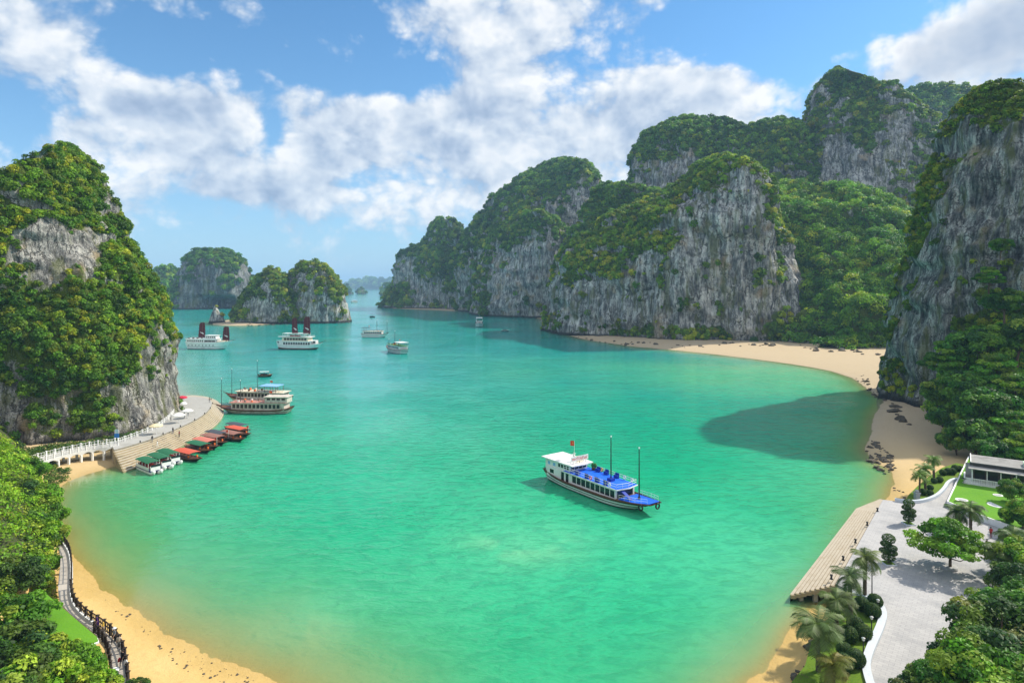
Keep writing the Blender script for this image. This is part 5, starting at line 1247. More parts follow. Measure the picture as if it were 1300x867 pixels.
def junk_b():
    D = 32000 / (443.2 - HV); sc = D / 800; xL = (351.5 - 650) * sc; root = place("sailing_junk", "white three decked cruise junk with two maroon sails before the joined islets", "junk", (xL, D + 3), (xL + 10, D + 1.2))
    L = 30.0; hull_mesh(L, 8.0, 2.6, 1.5, 1.9, rake=.14, bands=[(0, BDARK), (.12, BBROWN), (.3, BWHITE), (.8, BWHITE)], fine=.7, deck=BBROWN).build("hull", root)
    mb = MB(); tapered_box(mb, 2.2, 23.5, 6.6, 6.2, 2.5, 5.0, BWHITE); c1 = mb.build("lower_cabin", root); windows(c1, 4.8, 23, 11, 6.6, 6.2, 3.0, 4.4, gap=.3, fx0=2.2, fx1=23.5)
    mb = MB(); tapered_box(mb, .6, 24.5, 7.4, 7.0, 5.0, 5.2, BWHITE); mb.build("middle_deck", root)
    mb = MB(); tapered_box(mb, 4.0, 21.5, 6.0, 5.6, 5.2, 7.6, BCREAM); c2 = mb.build("upper_cabin", root); windows(c2, 5.2, 20.6, 8, 6.0, 5.6, 5.7, 7.1, gap=.16, fx0=4, fx1=21.5)
    mb = MB(); tapered_box(mb, 1.6, 23.0, 7.2, 6.6, 7.6, 7.8, BWHITE); mb.build("sun_deck", root)
    mb = MB(); tapered_box(mb, 4.0, 20.5, 5.8, 5.4, 9.7, 9.88, BWHITE); rf = mb.build("awning_roof", root)
    for x in (4.4, 8.2, 12, 16, 20):
        for s in (-1, 1):
            mb = MB(); mb.cbox((x, s * 2.6, 8.75), (.14, .14, 1.9), BWHITE); mb.build("awning_post", rf)
    for s in (-1, 1): railing(root, [(1.7, s * 3.45, 7.8), (22.8, s * 3.2, 7.8)], .9, BWHITE, 1.2); railing(root, [(.8, s * 3.6, 5.2), (3.9, s * 3.5, 5.2)], .9, BWHITE, 1.0)
    mb = MB(); mb.cbox((12, -1, 8.3), (7, 1.0, .9), BRED); mb.build("bar_counter", root)
    mb = MB(); tapered_box(mb, 22.0, 26.0, 5.0, 3.2, 3.1, 5.6, BWHITE, .6); wh = mb.build("wheelhouse", root); windows(wh, 22.4, 25.8, 2, 5.0, 3.2, 4.0, 5.2, gap=.2, fx0=22, fx1=26)
    mb = MB(); mb.tube([(27.5, 0, 3.9), (32, 0, 5.6)], [.2, .1], BBROWN, 6); mb.build("bowsprit", root)
    junk_sail(root, 11.2, 9.4, 4.0, 9.5, -.3); junk_sail(root, 19.2, 9.4, 4.8, 10.3, .2)
junk_b()

# --- day boats of the usual kind: hull, cabin with windows, upper deck with awning
def day_boat(label, a, b, L, B, hull_bands, deck_m, roof_m, aft=True, masts=((.6, 9), (.86, 8)), awn=(.1, .42), cabm=None, name="tour_boat", sheer=1.5, flag_on=True, winn=8, rail=BWHITE, upper_h=2.0, awn_open=True):
    root = place(name, label, "tour boat", a, b)
    hull_mesh(L, B, sheer, 1.1, .7, bands=hull_bands, fine=.62, deck=BBROWN).build("hull", root)
    cm = cabm or BWHITE; z1 = sheer + 2.1
    mb = MB(); tapered_box(mb, L * .07, L * .76, B * .80, B * .74, sheer - .15, z1, cm); cab = mb.build("main_cabin", root)
    windows(cab, L * .12, L * .75, winn, B * .80, B * .74, sheer + .55, z1 - .35, gap=.26, fx0=L * .07, fx1=L * .76)
    mb = MB(); tapered_box(mb, L * .04, L * .79, B * .90, B * .84, z1, z1 + .14, cm); tapered_box(mb, L * .05, L * .785, B * .87, B * .81, z1 + .142, z1 + .18, deck_m); up = mb.build("upper_deck", root)
    for s in (-1, 1): railing(up, [(L * .05, s * B * .43, z1 + .18), (L * .78, s * B * .40, z1 + .18)], .85, rail, 1.2)
    x0, x1 = L * awn[0], L * awn[1]
    mb = MB(); tapered_box(mb, x0, x1, B * .82, B * .82, z1 + .18 + upper_h, z1 + .32 + upper_h, roof_m); rf = mb.build("awning_roof", root)
    if awn_open:
        for x in np.linspace(x0 + .2, x1 - .2, 4):
            for s in (-1, 1):
                mb = MB(); mb.cbox((x, s * B * .38, z1 + .18 + upper_h / 2), (.12, .12, upper_h), rail); mb.build("awning_post", rf)
    else:
        mb = MB(); tapered_box(mb, x0 + .4, x1 - .4, B * .7, B * .7, z1 + .182, z1 + .18 + upper_h, cm); wh = mb.build("wheelhouse", root); windows(wh, x0 + .8, x1 - .8, 4, B * .7, B * .7, z1 + .9, z1 + upper_h - .1, gap=.3)
    for k in range(7):
        mb = MB(); mb.cbox((L * (.46 + .045 * k), ((k % 2) - .5) * B * .4, z1 + .5), (.5, .5, .62), (BBROWN, ORANGE, BWHITE)[k % 3]); mb.build("deck_chair", root)
    for f, h in masts: mast(root, L * f, 0, sheer if f > .8 else z1, sheer + h, BDARK, .10 if a[1] < 300 else .2)
    if flag_on: flag(root, L * .3, 0, z1 + .3 + upper_h, 1.6, .8, .6)
    mb = MB(); mb.tube([(L * .93, 0, sheer + .8), (L * 1.04, 0, sheer + 1.6)], [.14, .07], BBROWN, 6); mb.build("bowsprit", root)
    return root
WEATH = mat('weathered_white', (0.52, 0.47, 0.40), 0.6, 0.25, var=0.2, scale=1.5, dirt=((0.22, 0.15, 0.10), 0.65))
WB = [(0, BDARK), (.12, BWHITE), (.55, BDARK), (.64, BWHITE), (.9, BBROWN)]
SB = [(0, BDARK), (.1, BWHITE), (.30, BDARK), (.42, BWHITE), (.58, BDARK), (.70, BWHITE), (.86, BBROWN)]
CB = [(0, BDARK), (.1, BCREAM), (.75, BBROWN)]
def at(u, v): return G2(u, v)
day_boat("white tour boat with two masts and a dark awning aft, in the channel", at(459, 428.0), at(489, 428.2), 21.5, 6.4, WB, BCREAM, BDARK, masts=((.56, 11), (.93, 10)), awn=(.03, .33), upper_h=2.6, sheer=2.4, rail=BBROWN)
day_boat("tour boat with a green upper deck and white roof, striped hull, bow to the left", at(514, 449.6), at(487, 444.0), 25, 6.6, SB, mat("deck_green", (0.06, 0.22, 0.04), .7), BWHITE, masts=((.55, 10.5), (.9, 5)), awn=(.02, .36), awn_open=True, upper_h=2.0, sheer=2.2, rail=BBROWN)
day_boat("small white tour boat seen end on, near the dark headland shore", at(608.5, 413.5), at(608.0, 418.4), 22, 7.6, WB, BWHITE, BWHITE, masts=(), awn=(.06, .8), upper_h=3.0, sheer=3.0)
day_boat("distant white tour boat passing the right hand islet", at(445.5, 384.3), at(457, 384.0), 20, 6, WB, BWHITE, BWHITE, masts=(), awn=(.2, .8), upper_h=2.0)
day_boat("wooden tour boat with a faded red upper deck moored broadside at the pier", at(371, 524.0), at(282, 523.0), 24.5, 5.6, [(0, BDARK), (.12, WEATH), (.34, BDARK), (.44, WEATH), (.66, BBROWN), (.8, BBROWN)], PINKD, WEATH, masts=((.68, 9.0), (.93, 9.5)), awn=(.02, .34), winn=12, sheer=1.15, upper_h=1.7, awn_open=False, cabm=WEATH)
day_boat("tall white tour boat with a pale blue roof moored behind the red decked one", at(368, 514.5), at(281, 511.0), 24, 6.0, CB, BCREAM, SKYBLUE, masts=((.5, 12.5), (.9, 9.5)), awn=(.15, .42), winn=12, sheer=2.2, upper_h=1.9, awn_open=True, cabm=WEATH, rail=BBROWN)

# --- sampans under canopies beside the pier
def sampan(u, v, roof_m, label, L=10.8, flag_on=False, ang=None, hb=None, zc=1.9, cover=(.14, .74), low=True, group=None):
    c = np.array(G2(u, v, zc)); d = ang if ang is not None else np.array([7.4, -4.6]); d = d / np.linalg.norm(d); a = c - d * L * (cover[0] + cover[1]) / 2
    root = place("rowing_sampan", label, "sampan", a, a + d, group)
    hull_mesh(L, 2.6, .55, .55, .35, rake=.2, bands=hb or [(0, BDARK), (.7, BBROWN)], fine=.5, stern_w=.6, deck=BBROWN).build("hull", root)
    x0, x1 = L * cover[0], L * cover[1]; n = 7; mb = MB(); vs = []
    for x in (x0, x1):
        for k in range(n):
            f = k / (n - 1) * 2 - 1; vs.append((x, f * 1.45, zc + .16 * (1 - f * f) - .02))
    vs2 = [(x, y, z - .05) for x, y, z in vs]
    mb.add(vs + vs2, [(k, k + 1, n + k + 1, n + k) for k in range(n - 1)] + [(2 * n + k, 3 * n + k, 3 * n + k + 1, 2 * n + k + 1) for k in range(n - 1)] + [(0, n, 3 * n, 2 * n), (n - 1, 3 * n - 1, 4 * n - 1, 2 * n - 1)] + [(k, 2 * n + k, 2 * n + k + 1, k + 1) for k in range(n - 1)] + [(n + k, n + k + 1, 3 * n + k + 1, 3 * n + k) for k in range(n - 1)], roof_m); can = mb.build("canopy", root)
    for x in np.linspace(x0 + .15, x1 - .15, 4):
        for s in (-1, 1):
            mb = MB(); mb.tube([(x, s * 1.0, .4), (x, s * 1.35, zc)], .035, BBROWN, 5); mb.build("canopy_post", can)
    for k in range(5):
        mb = MB(); mb.cbox((x0 + .6 + k * (x1 - x0 - 1.0) / 4, 0, .72), (.3, 1.7, .06), BBROWN); mb.build("thwart", root)
    for k, s in ((0, 1), (1, -1)):
        mb = MB(); mb.cbox((x1 - .3 - k, s * .7, .95), (.35, .3, .45), ORANGE); mb.build("life_jacket", root)
    if flag_on: flag(root, L * .9, 0, .8, 2.2, .7, .5)
    return root
RC1 = mat("canopy_red", (0.50, 0.085, 0.045), .75, var=.15); RC2 = mat("canopy_salmon", (0.48, 0.15, 0.11), .75, var=.15); RC3 = mat("canopy_brown", (0.24, 0.11, 0.085), .8, var=.2); RC4 = mat("canopy_grey", (0.055, 0.06, 0.075), .8, var=.2)
sampan(237, 572, RC1, "bright red canopied sampan, nearest of the moored row, next to the white catamarans")
sampan(251.5, 562, GREENC, "dark green canopied sampan between two red ones in the moored row", L=10.5)
sampan(260, 557.4, RC2, "salmon canopied sampan just behind the green canopied one", flag_on=True)
sampan(270, 552.5, RC3, "brown canopied sampan in the middle of the moored row")
sampan(275, 548, RC4, "grey canopied sampan tucked in between two brown canopied ones", flag_on=True)
sampan(293, 548.5, RC3, "brown canopied sampan further out, with open water to its right")
sampan(301, 542.6, RC1, "red canopied sampan near the far end of the moored row", flag_on=True)
sampan(301, 538.0, RC4, "dark grey canopied sampan, last at the far end of the moored row")

def catamaran(u, v, label):
    c = np.array(G2(u, v, 2.3)); d = np.array([7.2, -5.6]); d = d / np.linalg.norm(d); L = 8.2; a = c - d * L * .45
    root = place("canopied_catamaran", label, "passenger boat", a, a + d, "white canopied catamarans by the pier")
    NAVY = mat("navy_paint", (0.02, 0.04, 0.12), .5)
    for s in (-1, 1):
        mb = MB(); mb.tube([(0, s * .75, .22), (.6, s * .75, .22), (L - 1, s * .75, .22), (L - .3, s * .75, .28), (L + .15, s * .75, .42)], [.3, .42, .42, .36, .12], BWHITE, 10); mb.tube([(L - .6, s * .75, .52), (L - .1, s * .75, .62), (L + .25, s * .75, .6)], [.32, .4, .2], BWHITE, 10); p = mb.build("pontoon", root)
    mb = MB(); mb.box((.1, -1.2, .55), (L - .9, 1.2, .72), NAVY); mb.build("deck", root)
    for s in (-1, 1):
        mb = MB(); mb.box((.4, s * 1.17 - .03, .72), (L - 1.6, s * 1.17 + .03, 1.35), BWHITE); mb.build("side_panel", root)
    n = 7; x0, x1, zc = .2, L - 1.7, 2.3; mb = MB(); vs = [(x, (k / (n - 1) * 2 - 1) * 1.35, zc + .18 * (1 - (k / (n - 1) * 2 - 1) ** 2)) for x in (x0, x1) for k in range(n)]; vs2 = [(x, y, z - .06) for x, y, z in vs]
    mb.add(vs + vs2, [(k, k + 1, n + k + 1, n + k) for k in range(n - 1)] + [(2 * n + k, 3 * n + k, 3 * n + k + 1, 2 * n + k + 1) for k in range(n - 1)] + [(k, 2 * n + k, 2 * n + k + 1, k + 1) for k in range(n - 1)] + [(n + k, n + k + 1, 3 * n + k + 1, 3 * n + k) for k in range(n - 1)] + [(0, n, 3 * n, 2 * n), (n - 1, 3 * n - 1, 4 * n - 1, 2 * n - 1)], GREENC)
    can = mb.build("canopy", root)
    for x in np.linspace(.4, L - 1.8, 5):
        for s in (-1, 1):
            mb = MB(); mb.cbox((x, s * 1.15, 1.55), (.07, .07, 1.55), BWHITE); mb.build("canopy_post", can)
    for k in range(5):
        mb = MB(); mb.cbox((.9 + k * 1.1, 0, 1.0), (.4, 1.8, .08), BRED); mb.cbox((.72 + k * 1.1, 0, 1.3), (.06, 1.8, .5), BRED); mb.build("bench", root)
    mb = MB(); mb.cbox((L - 1.25, 0, 1.15), (.5, 1.9, .85), BWHITE); mb.cbox((L - 1.0, 0, 1.75), (.06, 1.9, .45), GLASS); mb.build("console", root)
    return root
catamaran(188.5, 584, "white catamaran under a green canopy, nearest the bridge")
catamaran(202.5, 578.5, "white catamaran under a green canopy, between the two others")
catamaran(214, 573.4, "white catamaran under a green canopy, next to the red canopied sampan")

def launch(u, v, L, label, roof_m, hb, ang, name="motor_launch", cat="small boat", roof=True):
    c = np.array(G2(u, v)); d = np.array([math.cos(ang), math.sin(ang)]); a = c - d * L / 2; root = place(name, label, cat, a, a + d)
    hull_mesh(L, L * .3, .8, .5, .2, bands=hb, fine=.55, deck=BBROWN).build("hull", root)
    mb = MB(); tapered_box(mb, L * .2, L * .62, L * .22, L * .2, .7, 1.5, BDARK); mb.build("cabin", root)
    if roof:
        mb = MB(); tapered_box(mb, L * .12, L * .72, L * .28, L * .26, 2.25, 2.37, roof_m); rf = mb.build("canopy", root)
        for x in (.16, .42, .68):
            for s in (-1, 1): mb = MB(); mb.tube([(L * x, s * L * .11, .7), (L * x, s * L * .11, 2.25)], .05, BBROWN, 5); mb.build("canopy_post", rf)
    mb = MB(); mb.cbox((L * .05, 0, .9), (.35, .45, .9), BDARK); mb.build("outboard_motor", root)
    for k, x in enumerate((.3, .5, .78)):
        mb = MB(); mb.cbox((L * x, (k - 1) * .3, 1.0), (.35, .8, .3), ORANGE if k != 1 else BBROWN); mb.build("seat", root)
launch(337, 478.5, 6.2, "small dark open launch with a white canopy beyond the moored boats", BWHITE, [(0, BDARK), (.6, BBROWN), (.85, BCREAM)], R(12))
launch(641.5, 420.5, 7.5, "small dark open boat off the headland, right of the end on tour boat", BDARK, [(0, BDARK), (.8, BWHITE)], R(-20), roof=False)
launch(473, 402.8, 7.5, "tiny dark boat with a wake, out in the channel mouth", BDARK, [(0, BDARK)], R(5))

# ------------------------------------------------------------------ trees, palms, clipped shrubs
BARK = mat("bark", (0.12, 0.085, 0.055), 0.9, 0.1, var=0.3, scale=2.0)
PALMBARK = mat("palm_bark", (0.10, 0.075, 0.05), 0.9, 0.1, var=0.35, scale=5.0)
def make_tree(name, label, h, cr, seed, greens=GREENS, style='round', leaf=0.24, leaves=90, nc=46, loc=(0, 0, 0), group=None, wts=None, cat="tree"):
    rg = np.random.default_rng(seed)
    root = thing(name, label, cat, loc, 0, group)
    mb = MB(); th = h * (.35 if style != 'layered' else .3)
    lean = rg.uniform(-.06, .06, 2) * h
    mb.tube([(0, 0, -1.5), (lean[0] * .3, lean[1] * .3, th * .5), (lean[0], lean[1], th), (lean[0] * 1.6, lean[1] * 1.6, h * .8)], [h * .035, h * .028, h * .022, h * .006], BARK, 8)
    # crown clumps
    cl = []; 
    for k in range(nc):
        if style == 'layered':
            lay = rg.integers(0, 5); z = h * (.42 + .13 * lay); rr = cr * (1.0, .98, .85, .6, .32)[lay] * math.sqrt(rg.random()); w = rg.uniform(0, 6.28)
            cl.append((rr * math.cos(w), rr * math.sin(w), z + rg.normal() * .12 * cr * .3))
        else:
            d = rg.normal(size=3); d /= np.linalg.norm(d); rr = rg.uniform(.35, .95) ** .6
            cl.append((d[0] * cr * rr, d[1] * cr * rr, h * .68 + d[2] * h * .32 * rr))
    cl = np.array(cl); cl[:, :2] += lean * 1.2
    for k in rg.choice(nc, min(9, nc), replace=False):
        mid = np.array([lean[0], lean[1], th * .95]) * .5 + cl[k] * .5; mid[2] -= .1 * h
        mb.tube([(lean[0] * .9, lean[1] * .9, th * rg.uniform(.7, 1.2)), tuple(mid), tuple(cl[k])], [h * .013, h * .009, h * .003], BARK, 5)
    mb.build("trunk", root)
    rad = cr * rg.uniform(.20, .34, nc) * (1.0 if style != 'layered' else .95)
    nr = cl - np.array([0, 0, h * .5]); nr /= np.linalg.norm(nr, axis=1, keepdims=True)
    v, f, t = bushes(cl, nr, rad, leaves, leaf, rg, greens, wts, flat=.75 if style != 'layered' else .38, upbias=.5)
    np_mesh("crown", v, f, LEAF, root, attrs={'tint': t})
    return root
def put(proto, loc, s=1.0, rz=None, label=None, group=None, first=[set()]):
    if proto.name in first[0]: o = copy_tree(proto)
    else: o = proto; first[0].add(proto.name)
    o.location = loc; o.scale = (s, s, s * random.uniform(.92, 1.1)); o.rotation_euler = (0, 0, random.uniform(0, 6.28) if rz is None else rz)
    if label: o['label'] = label
    if group: o['group'] = group
    return o
LIME = np.array([[0.11, 0.25, 0.010], [0.15, 0.29, 0.012], [0.20, 0.32, 0.018], [0.26, 0.33, 0.03], [0.07, 0.17, 0.010]])
FRESH = np.array([[0.060, 0.19, 0.012], [0.09, 0.235, 0.014], [0.13, 0.27, 0.016], [0.18, 0.28, 0.025], [0.04, 0.13, 0.016]])
WOOD = np.array([[0.040, 0.135, 0.014], [0.065, 0.165, 0.016], [0.10, 0.20, 0.018], [0.15, 0.22, 0.028], [0.028, 0.095, 0.018]])
VAR = [0.8]
# the broad tree on the plaza
p = G(1206, 722, ZQ)
t = make_tree("broad_tree", "broad fresh green tree with layered boughs standing on the plaza", 6.4, 4.6, 301, FRESH, 'layered', .24, 110, 50, tuple(p))
mb = MB(); mb.lathe([(0.9, 0), (.9, .35), (.7, .38), (.0, .38)], STONE_GREY, 16); mb.build("tree_surround", t)

# trees of the left bank, in front of the turf roof and above the walkway
protoL = [make_tree("leafy_tree", "x", 6.5, 3.4, 311 + k, (LIME, FRESH, MIXG, LIME)[k], 'round', .23, 110, 50) for k in range(4)]
LBANK = [  # (u, v of the crown centre, distance, scale)
    (8, 600, 112, 1.0), (40, 606, 116, .85), (14, 640, 100, 1.0), (46, 645, 101, .95), (60, 668, 98, .75), (20, 680, 92, 1.0), (52, 695, 90, .8), (66, 690, 92, .55), (8, 715, 84, 1.0), (40, 725, 83, .75), (60, 722, 85, .5), (14, 750, 77, .9), (44, 745, 80, .5)]
for i, (u, v, D, s) in enumerate(LBANK):
    q = P(u, v, D); z = height1(q.x, q.y); hh = 6.5 * s * .68; zz = max(z - .3, q.z - hh)
    if q.z - hh > z + 1.0: zz = max(z, q.z - hh - 0.0)
    put(protoL[i % 3], (q.x, q.y, min(zz, q.z - hh * .6)), s, label="leafy bright green tree crowded on the bank above the left walkway", group="trees on the bank above the left walkway")
LNEAR = [(20, 785, 70, .75), (10, 820, 66, .8), (50, 830, 63, .62), (85, 838, 62, .55), (104, 846, 61.5, .42), (30, 855, 60, .75), (70, 866, 58, .6), (110, 875, 58, .5), (128, 876, 60, .4), (172, 872, 62.5, .26), (10, 870, 57, .75)]
for i, (u, v, D, s) in enumerate(LNEAR):
    s *= 1.25; q = G(u, v, 2.6 + 6.5 * s * .62); hh = 6.5 * s * .68
    put(protoL[(i + 1) % 4], (q.x, q.y, q.z - hh), s, label="dense green tree in the thicket in the bottom left corner", group="thicket in the bottom left corner")
# trees at the foot of the dark cliff
protoR = [make_tree("forest_tree", "x", 13.0, 6.6, 331 + k, (FRESH, WOOD, WOOD)[k], 'layered' if k == 0 else 'round', .42, 120, 70) for k in range(3)]
RFOOT = [(1205, 455, 172, .95), (1245, 440, 168, 1.0), (1290, 425, 166, .95), (1268, 470, 158, .9), (1225, 490, 158, .85), (1190, 498, 165, .6), (1292, 495, 150, .95), (1248, 520, 148, .9), (1208, 530, 152, .65), (1285, 545, 140, .85), (1240, 556, 141, .7), (1215, 557, 144, .5), (1300, 570, 132, .7), (1262, 572, 134, .55), (1275, 380, 172, .7), (1255, 350, 176, .5), (1270, 310, 176, .4)]
for i, (u, v, D, s) in enumerate(RFOOT):
    q = P(u, v, D); hh = 13 * s * .68
    put(protoR[i % 3], (q.x, q.y, q.z - hh), s, label="tall leafy tree in the wood climbing the foot of the dark cliff", group="wood at the foot of the dark cliff")
# thicket at the bottom right and beside the lawn
protoB = [make_tree("leafy_tree", "x", 7.0, 3.5, 351 + k, (WOOD, FRESH, MIXG)[k], 'round', .21, 120, 56) for k in range(3)]
RNEAR = [(1285, 622, 104, .6), (1298, 650, 96, .7), (1290, 682, 90, .55), (1278, 655, 97, .35), (1300, 708, 85, .7), (1292, 742, 80, .7), (1300, 775, 76, .8), (1268, 775, 78, .65), (1285, 805, 71, .9), (1252, 800, 74, .6), (1245, 828, 70, .7), (1270, 840, 66, .9), (1222, 838, 70, .5), (1225, 855, 66, .6), (1200, 858, 66, .5), (1180, 866, 65, .42), (1250, 866, 62, .8), (1295, 850, 62, .9), (1205, 876, 62, .55), (1296, 885, 58, .8), (1165, 878, 63, .4)]
for i, (u, v, D, s) in enumerate(RNEAR):
    s *= 1.25 if v > 700 else 1.0; q = G(u, v, 2.8 + 7 * s * .62 + max(0, (v - 740) * .016)); hh = 7 * s * .68
    put(protoB[i % 3], (q.x, q.y, q.z - hh), s, label="dense green tree in the thicket down the right edge", group="thicket down the right edge")

def undergrowth(name, label, poly, n, rmin, rmax, leaf, seed, greens, zoff=.2, leaves=36):
    """low scrub that covers a piece of ground, one mass"""
    rg = np.random.default_rng(seed); poly = np.array(poly); lo, hi = poly.min(0), poly.max(0)
    p = rg.uniform(lo, hi, (n * 6, 2)); k = sdist(poly, p[:, 0], p[:, 1]) > .2; p = p[k][:n]
    z = height(p[:, 0], p[:, 1]) + zoff; rad = rg.uniform(rmin, rmax, len(p)); c = np.concatenate([p, z[:, None]], 1)
    v, f, t = bushes(c, np.tile([0, 0, 1.0], (len(p), 1)), rad, leaves, leaf, rg, greens)
    o = np_mesh(name, v, f, LEAF, attrs={'tint': t}); tag(o, label, "undergrowth", kind='stuff'); return o
lp = [G2(u, v, 4) for u, v in [(-60, 585), (30, 585), (58, 610), (68, 640), (72, 690), (66, 740), (40, 765), (10, 800), (-30, 860), (-200, 800)]]
undergrowth("undergrowth", "bright scrub filling the bank above the left walkway", lp, 1100, .7, 1.6, .22, 401, LIME)
lp2 = [G2(u, v, 3) for u, v in [(-80, 800), (30, 800), (80, 832), (125, 846), (150, 862), (175, 866), (190, 905), (-80, 905)]]
undergrowth("undergrowth", "scrub between the trees in the bottom left corner", lp2, 420, .5, 1.1, .19, 402, FRESH)
rp = [G2(u, v, 3) for u, v in [(1150, 890), (1190, 858), (1215, 842), (1250, 805), (1268, 745), (1290, 702), (1300, 670), (1400, 660), (1500, 905), (1150, 905)]]
undergrowth("undergrowth", "scrub under the trees down the right edge", rp, 900, .6, 1.3, .20, 403, WOOD)
rp2 = [(62, 20), (56, 45), (60, 62), (72, 78), (92, 92), (108, 104), (112, 118), (128, 138), (150, 146), (250, 150), (250, 20)]
undergrowth("undergrowth", "woodland scrub on the hillside beyond the right edge thicket", rp2, 2600, 1.2, 2.6, .42, 406, WOOD, leaves=44, zoff=.6)
lp3 = [(-76, 62), (-88, 100), (-112, 138), (-200, 140), (-200, 40), (-60, 30)]
undergrowth("undergrowth", "woodland scrub on the hillside beyond the left bank", lp3, 1500, 1.2, 2.4, .40, 407, FRESH, leaves=44, zoff=.6)
# creeping green plants over the sand by the footbridge
bp_ = [G2(u, v, 1) for u, v in [(20, 590), (60, 582), (75, 592), (92, 594), (88, 603), (75, 612), (62, 618), (50, 610), (30, 600)]]
undergrowth("beach_creeper", "olive creeper spreading over the sand before the footbridge", bp_, 170, .4, .9, .2, 404, OLIVE * 1.3, leaves=26)
# wooded foot of the dark cliff (one body of ground under the trees)
karst("dark wooded mound at the foot of the cliff behind the pavilion",
      [(388, 1262, 1330, 4), (420, 1240, 1390, 10), (460, 1214, 1420, 16), (500, 1198, 1450, 20), (540, 1190, 1470, 22), (574, 1192, 1480, 22)],
      172, 168, lean=.09, seed=120, tints=WOOD, vegbias=.9, amp=.5, dens=1.6, mat_=ROCK_DARK, name="wooded_mound", cat="mound")

foot = [G2(u, v, 3.2) for u, v in [(20, 578), (60, 571), (110, 563), (142, 558.5), (170, 550), (198, 539.5), (212, 530), (222, 517), (214, 516), (196, 530), (150, 546), (90, 556), (20, 566)]]
undergrowth("undergrowth", "dark scrub along the foot of the left cone behind the pier railing", foot, 330, .5, 1.3, .22, 405, MIXG, zoff=.6)
# palms
def make_palm(name, label, h, seed, fl=2.3, nf=22, loc=(0, 0, 0), greens=((0.06, 0.125, 0.03), (0.10, 0.16, 0.04)), droop=.9, group=None, trunk_r=.2):
    rg = np.random.default_rng(seed); root = thing(name, label, "palm", loc, 0, group); mb = MB(); lx, ly = rg.uniform(-.15, .15, 2)
    mb.tube([(0, 0, -.6), (lx * .4, ly * .4, h * .45), (lx, ly, h)], [trunk_r * 1.25, trunk_r, trunk_r * 1.05], PALMBARK, 9); 
    for k in range(8): mb.tube([(lx * k / 8, ly * k / 8, h * k / 8), (lx * k / 8, ly * k / 8, h * k / 8 + .06)], trunk_r * 1.18, PALMBARK, 9)
    mb.build("trunk", root)
    C, Nn, Sz, T = [], [], [], []; V, Fq, TT = [], [], []; b = 0
    for k in range(nf):
        w = 2.4 * k + rg.uniform(-.2, .2); el = rg.uniform(-.25, 1.15) if k > 4 else 1.2; L = fl * rg.uniform(.8, 1.1); ns = 22
        d = np.array([math.cos(w), math.sin(w)]); p = np.array([lx, ly, h]); ang = el; pts = []
        for i in range(ns + 1):
            pts.append(p.copy()); p = p + np.array([d[0] * math.cos(ang), d[1] * math.cos(ang), math.sin(ang)]) * L / ns; ang -= droop * 1.9 / ns
        pts = np.array(pts); col = np.array(greens[0]) + (np.array(greens[1]) - np.array(greens[0])) * rg.random(); col = col * rg.uniform(.75, 1.25)
        side = np.array([-d[1], d[0], 0])
        for i in range(1, ns):
            t = i / ns; ll = fl * .36 * (math.sin(math.pi * (.12 + .85 * t)) ** .7) * rg.uniform(.85, 1.1); tg = pts[i + 1] - pts[i - 1]; tg /= np.linalg.norm(tg)
            for s in (-1, 1):
                tip = pts[i] + side * s * ll * .85 + tg * ll * .55 + np.array([0, 0, -ll * .30 + rg.normal() * .05]); wv = tg * .05 * fl / 2.3
                V += [pts[i] - wv, pts[i] + wv, tip + wv * .2, tip - wv * .2]; Fq.append((b, b + 1, b + 2, b + 3)); b += 4; TT += [col * rg.uniform(.8, 1.2)] * 4
        rib = np.array([0, 0, .03]) + side * .03
        for i in range(ns): V += [pts[i] - rib, pts[i] + rib, pts[i + 1] + rib * .6, pts[i + 1] - rib * .6]; Fq.append((b, b + 1, b + 2, b + 3)); b += 4; TT += [col * 1.2] * 4
    np_mesh("crown", np.array(V), np.array(Fq), LEAF, root, attrs={'tint': np.array(TT)})
    return root
PL = [(1097.5, 758, 4.7, "tall feathery palm beside the black lamp post on the plaza edge", 2.3), (1080, 780, 4.2, "bushy palm by the dark end of the boarded steps", 2.4), (1062, 806, 3.6, "grey green palm in the middle of the palm garden", 2.5),
      (1039, 852, 4.4, "large arching palm at the sand's edge, nearest the water", 3.0), (1057, 872, 2.0, "low yellowing palm at the bottom of the palm garden", 2.1)]
for i, (u, v, h, lab, fl) in enumerate(PL):
    g = ((0.075, 0.13, 0.035), (0.13, 0.17, 0.06)) if i < 4 else ((0.13, 0.17, 0.03), (0.20, 0.19, 0.05))
    make_palm("palm_tree", lab, h, 501 + i, fl, 24, tuple(G(u, v, ZQ + .1)), greens=g)
PL2 = [(1167, 631, 3.9, "slender pale trunked palm at the corner of the small garden", 1.9), (1175, 626, 4.3, "bright green palm in the small garden between two others", 2.1), (1186, 610, 4.0, "palm standing furthest back in the small garden by the beach", 1.9)]
for i, (u, v, h, lab, fl) in enumerate(PL2):
    make_palm("palm_tree", lab, h, 521 + i, fl, 22, tuple(G(u, v, ZQ + .1)), greens=((0.10, 0.19, 0.03), (0.16, 0.24, 0.05)), trunk_r=.14 if i == 0 else .2)
PL3 = [(1214, 676, 3.2, "palm rising behind the broad tree on the plaza", 2.4), (1232, 684, 4.2, "dark trunked palm at the foot of the lawn terrace", 2.5), (1270, 742, 4.0, "spreading palm above the white stair", 2.5), (1288, 722, 4.2, "olive palm at the right edge among the thicket", 2.4)]
for i, (u, v, h, lab, fl) in enumerate(PL3):
    make_palm("palm_tree", lab, h, 541 + i, fl, 24, tuple(G(u, v, ZQ + .1)), greens=((0.06, 0.115, 0.03), (0.11, 0.16, 0.04)))

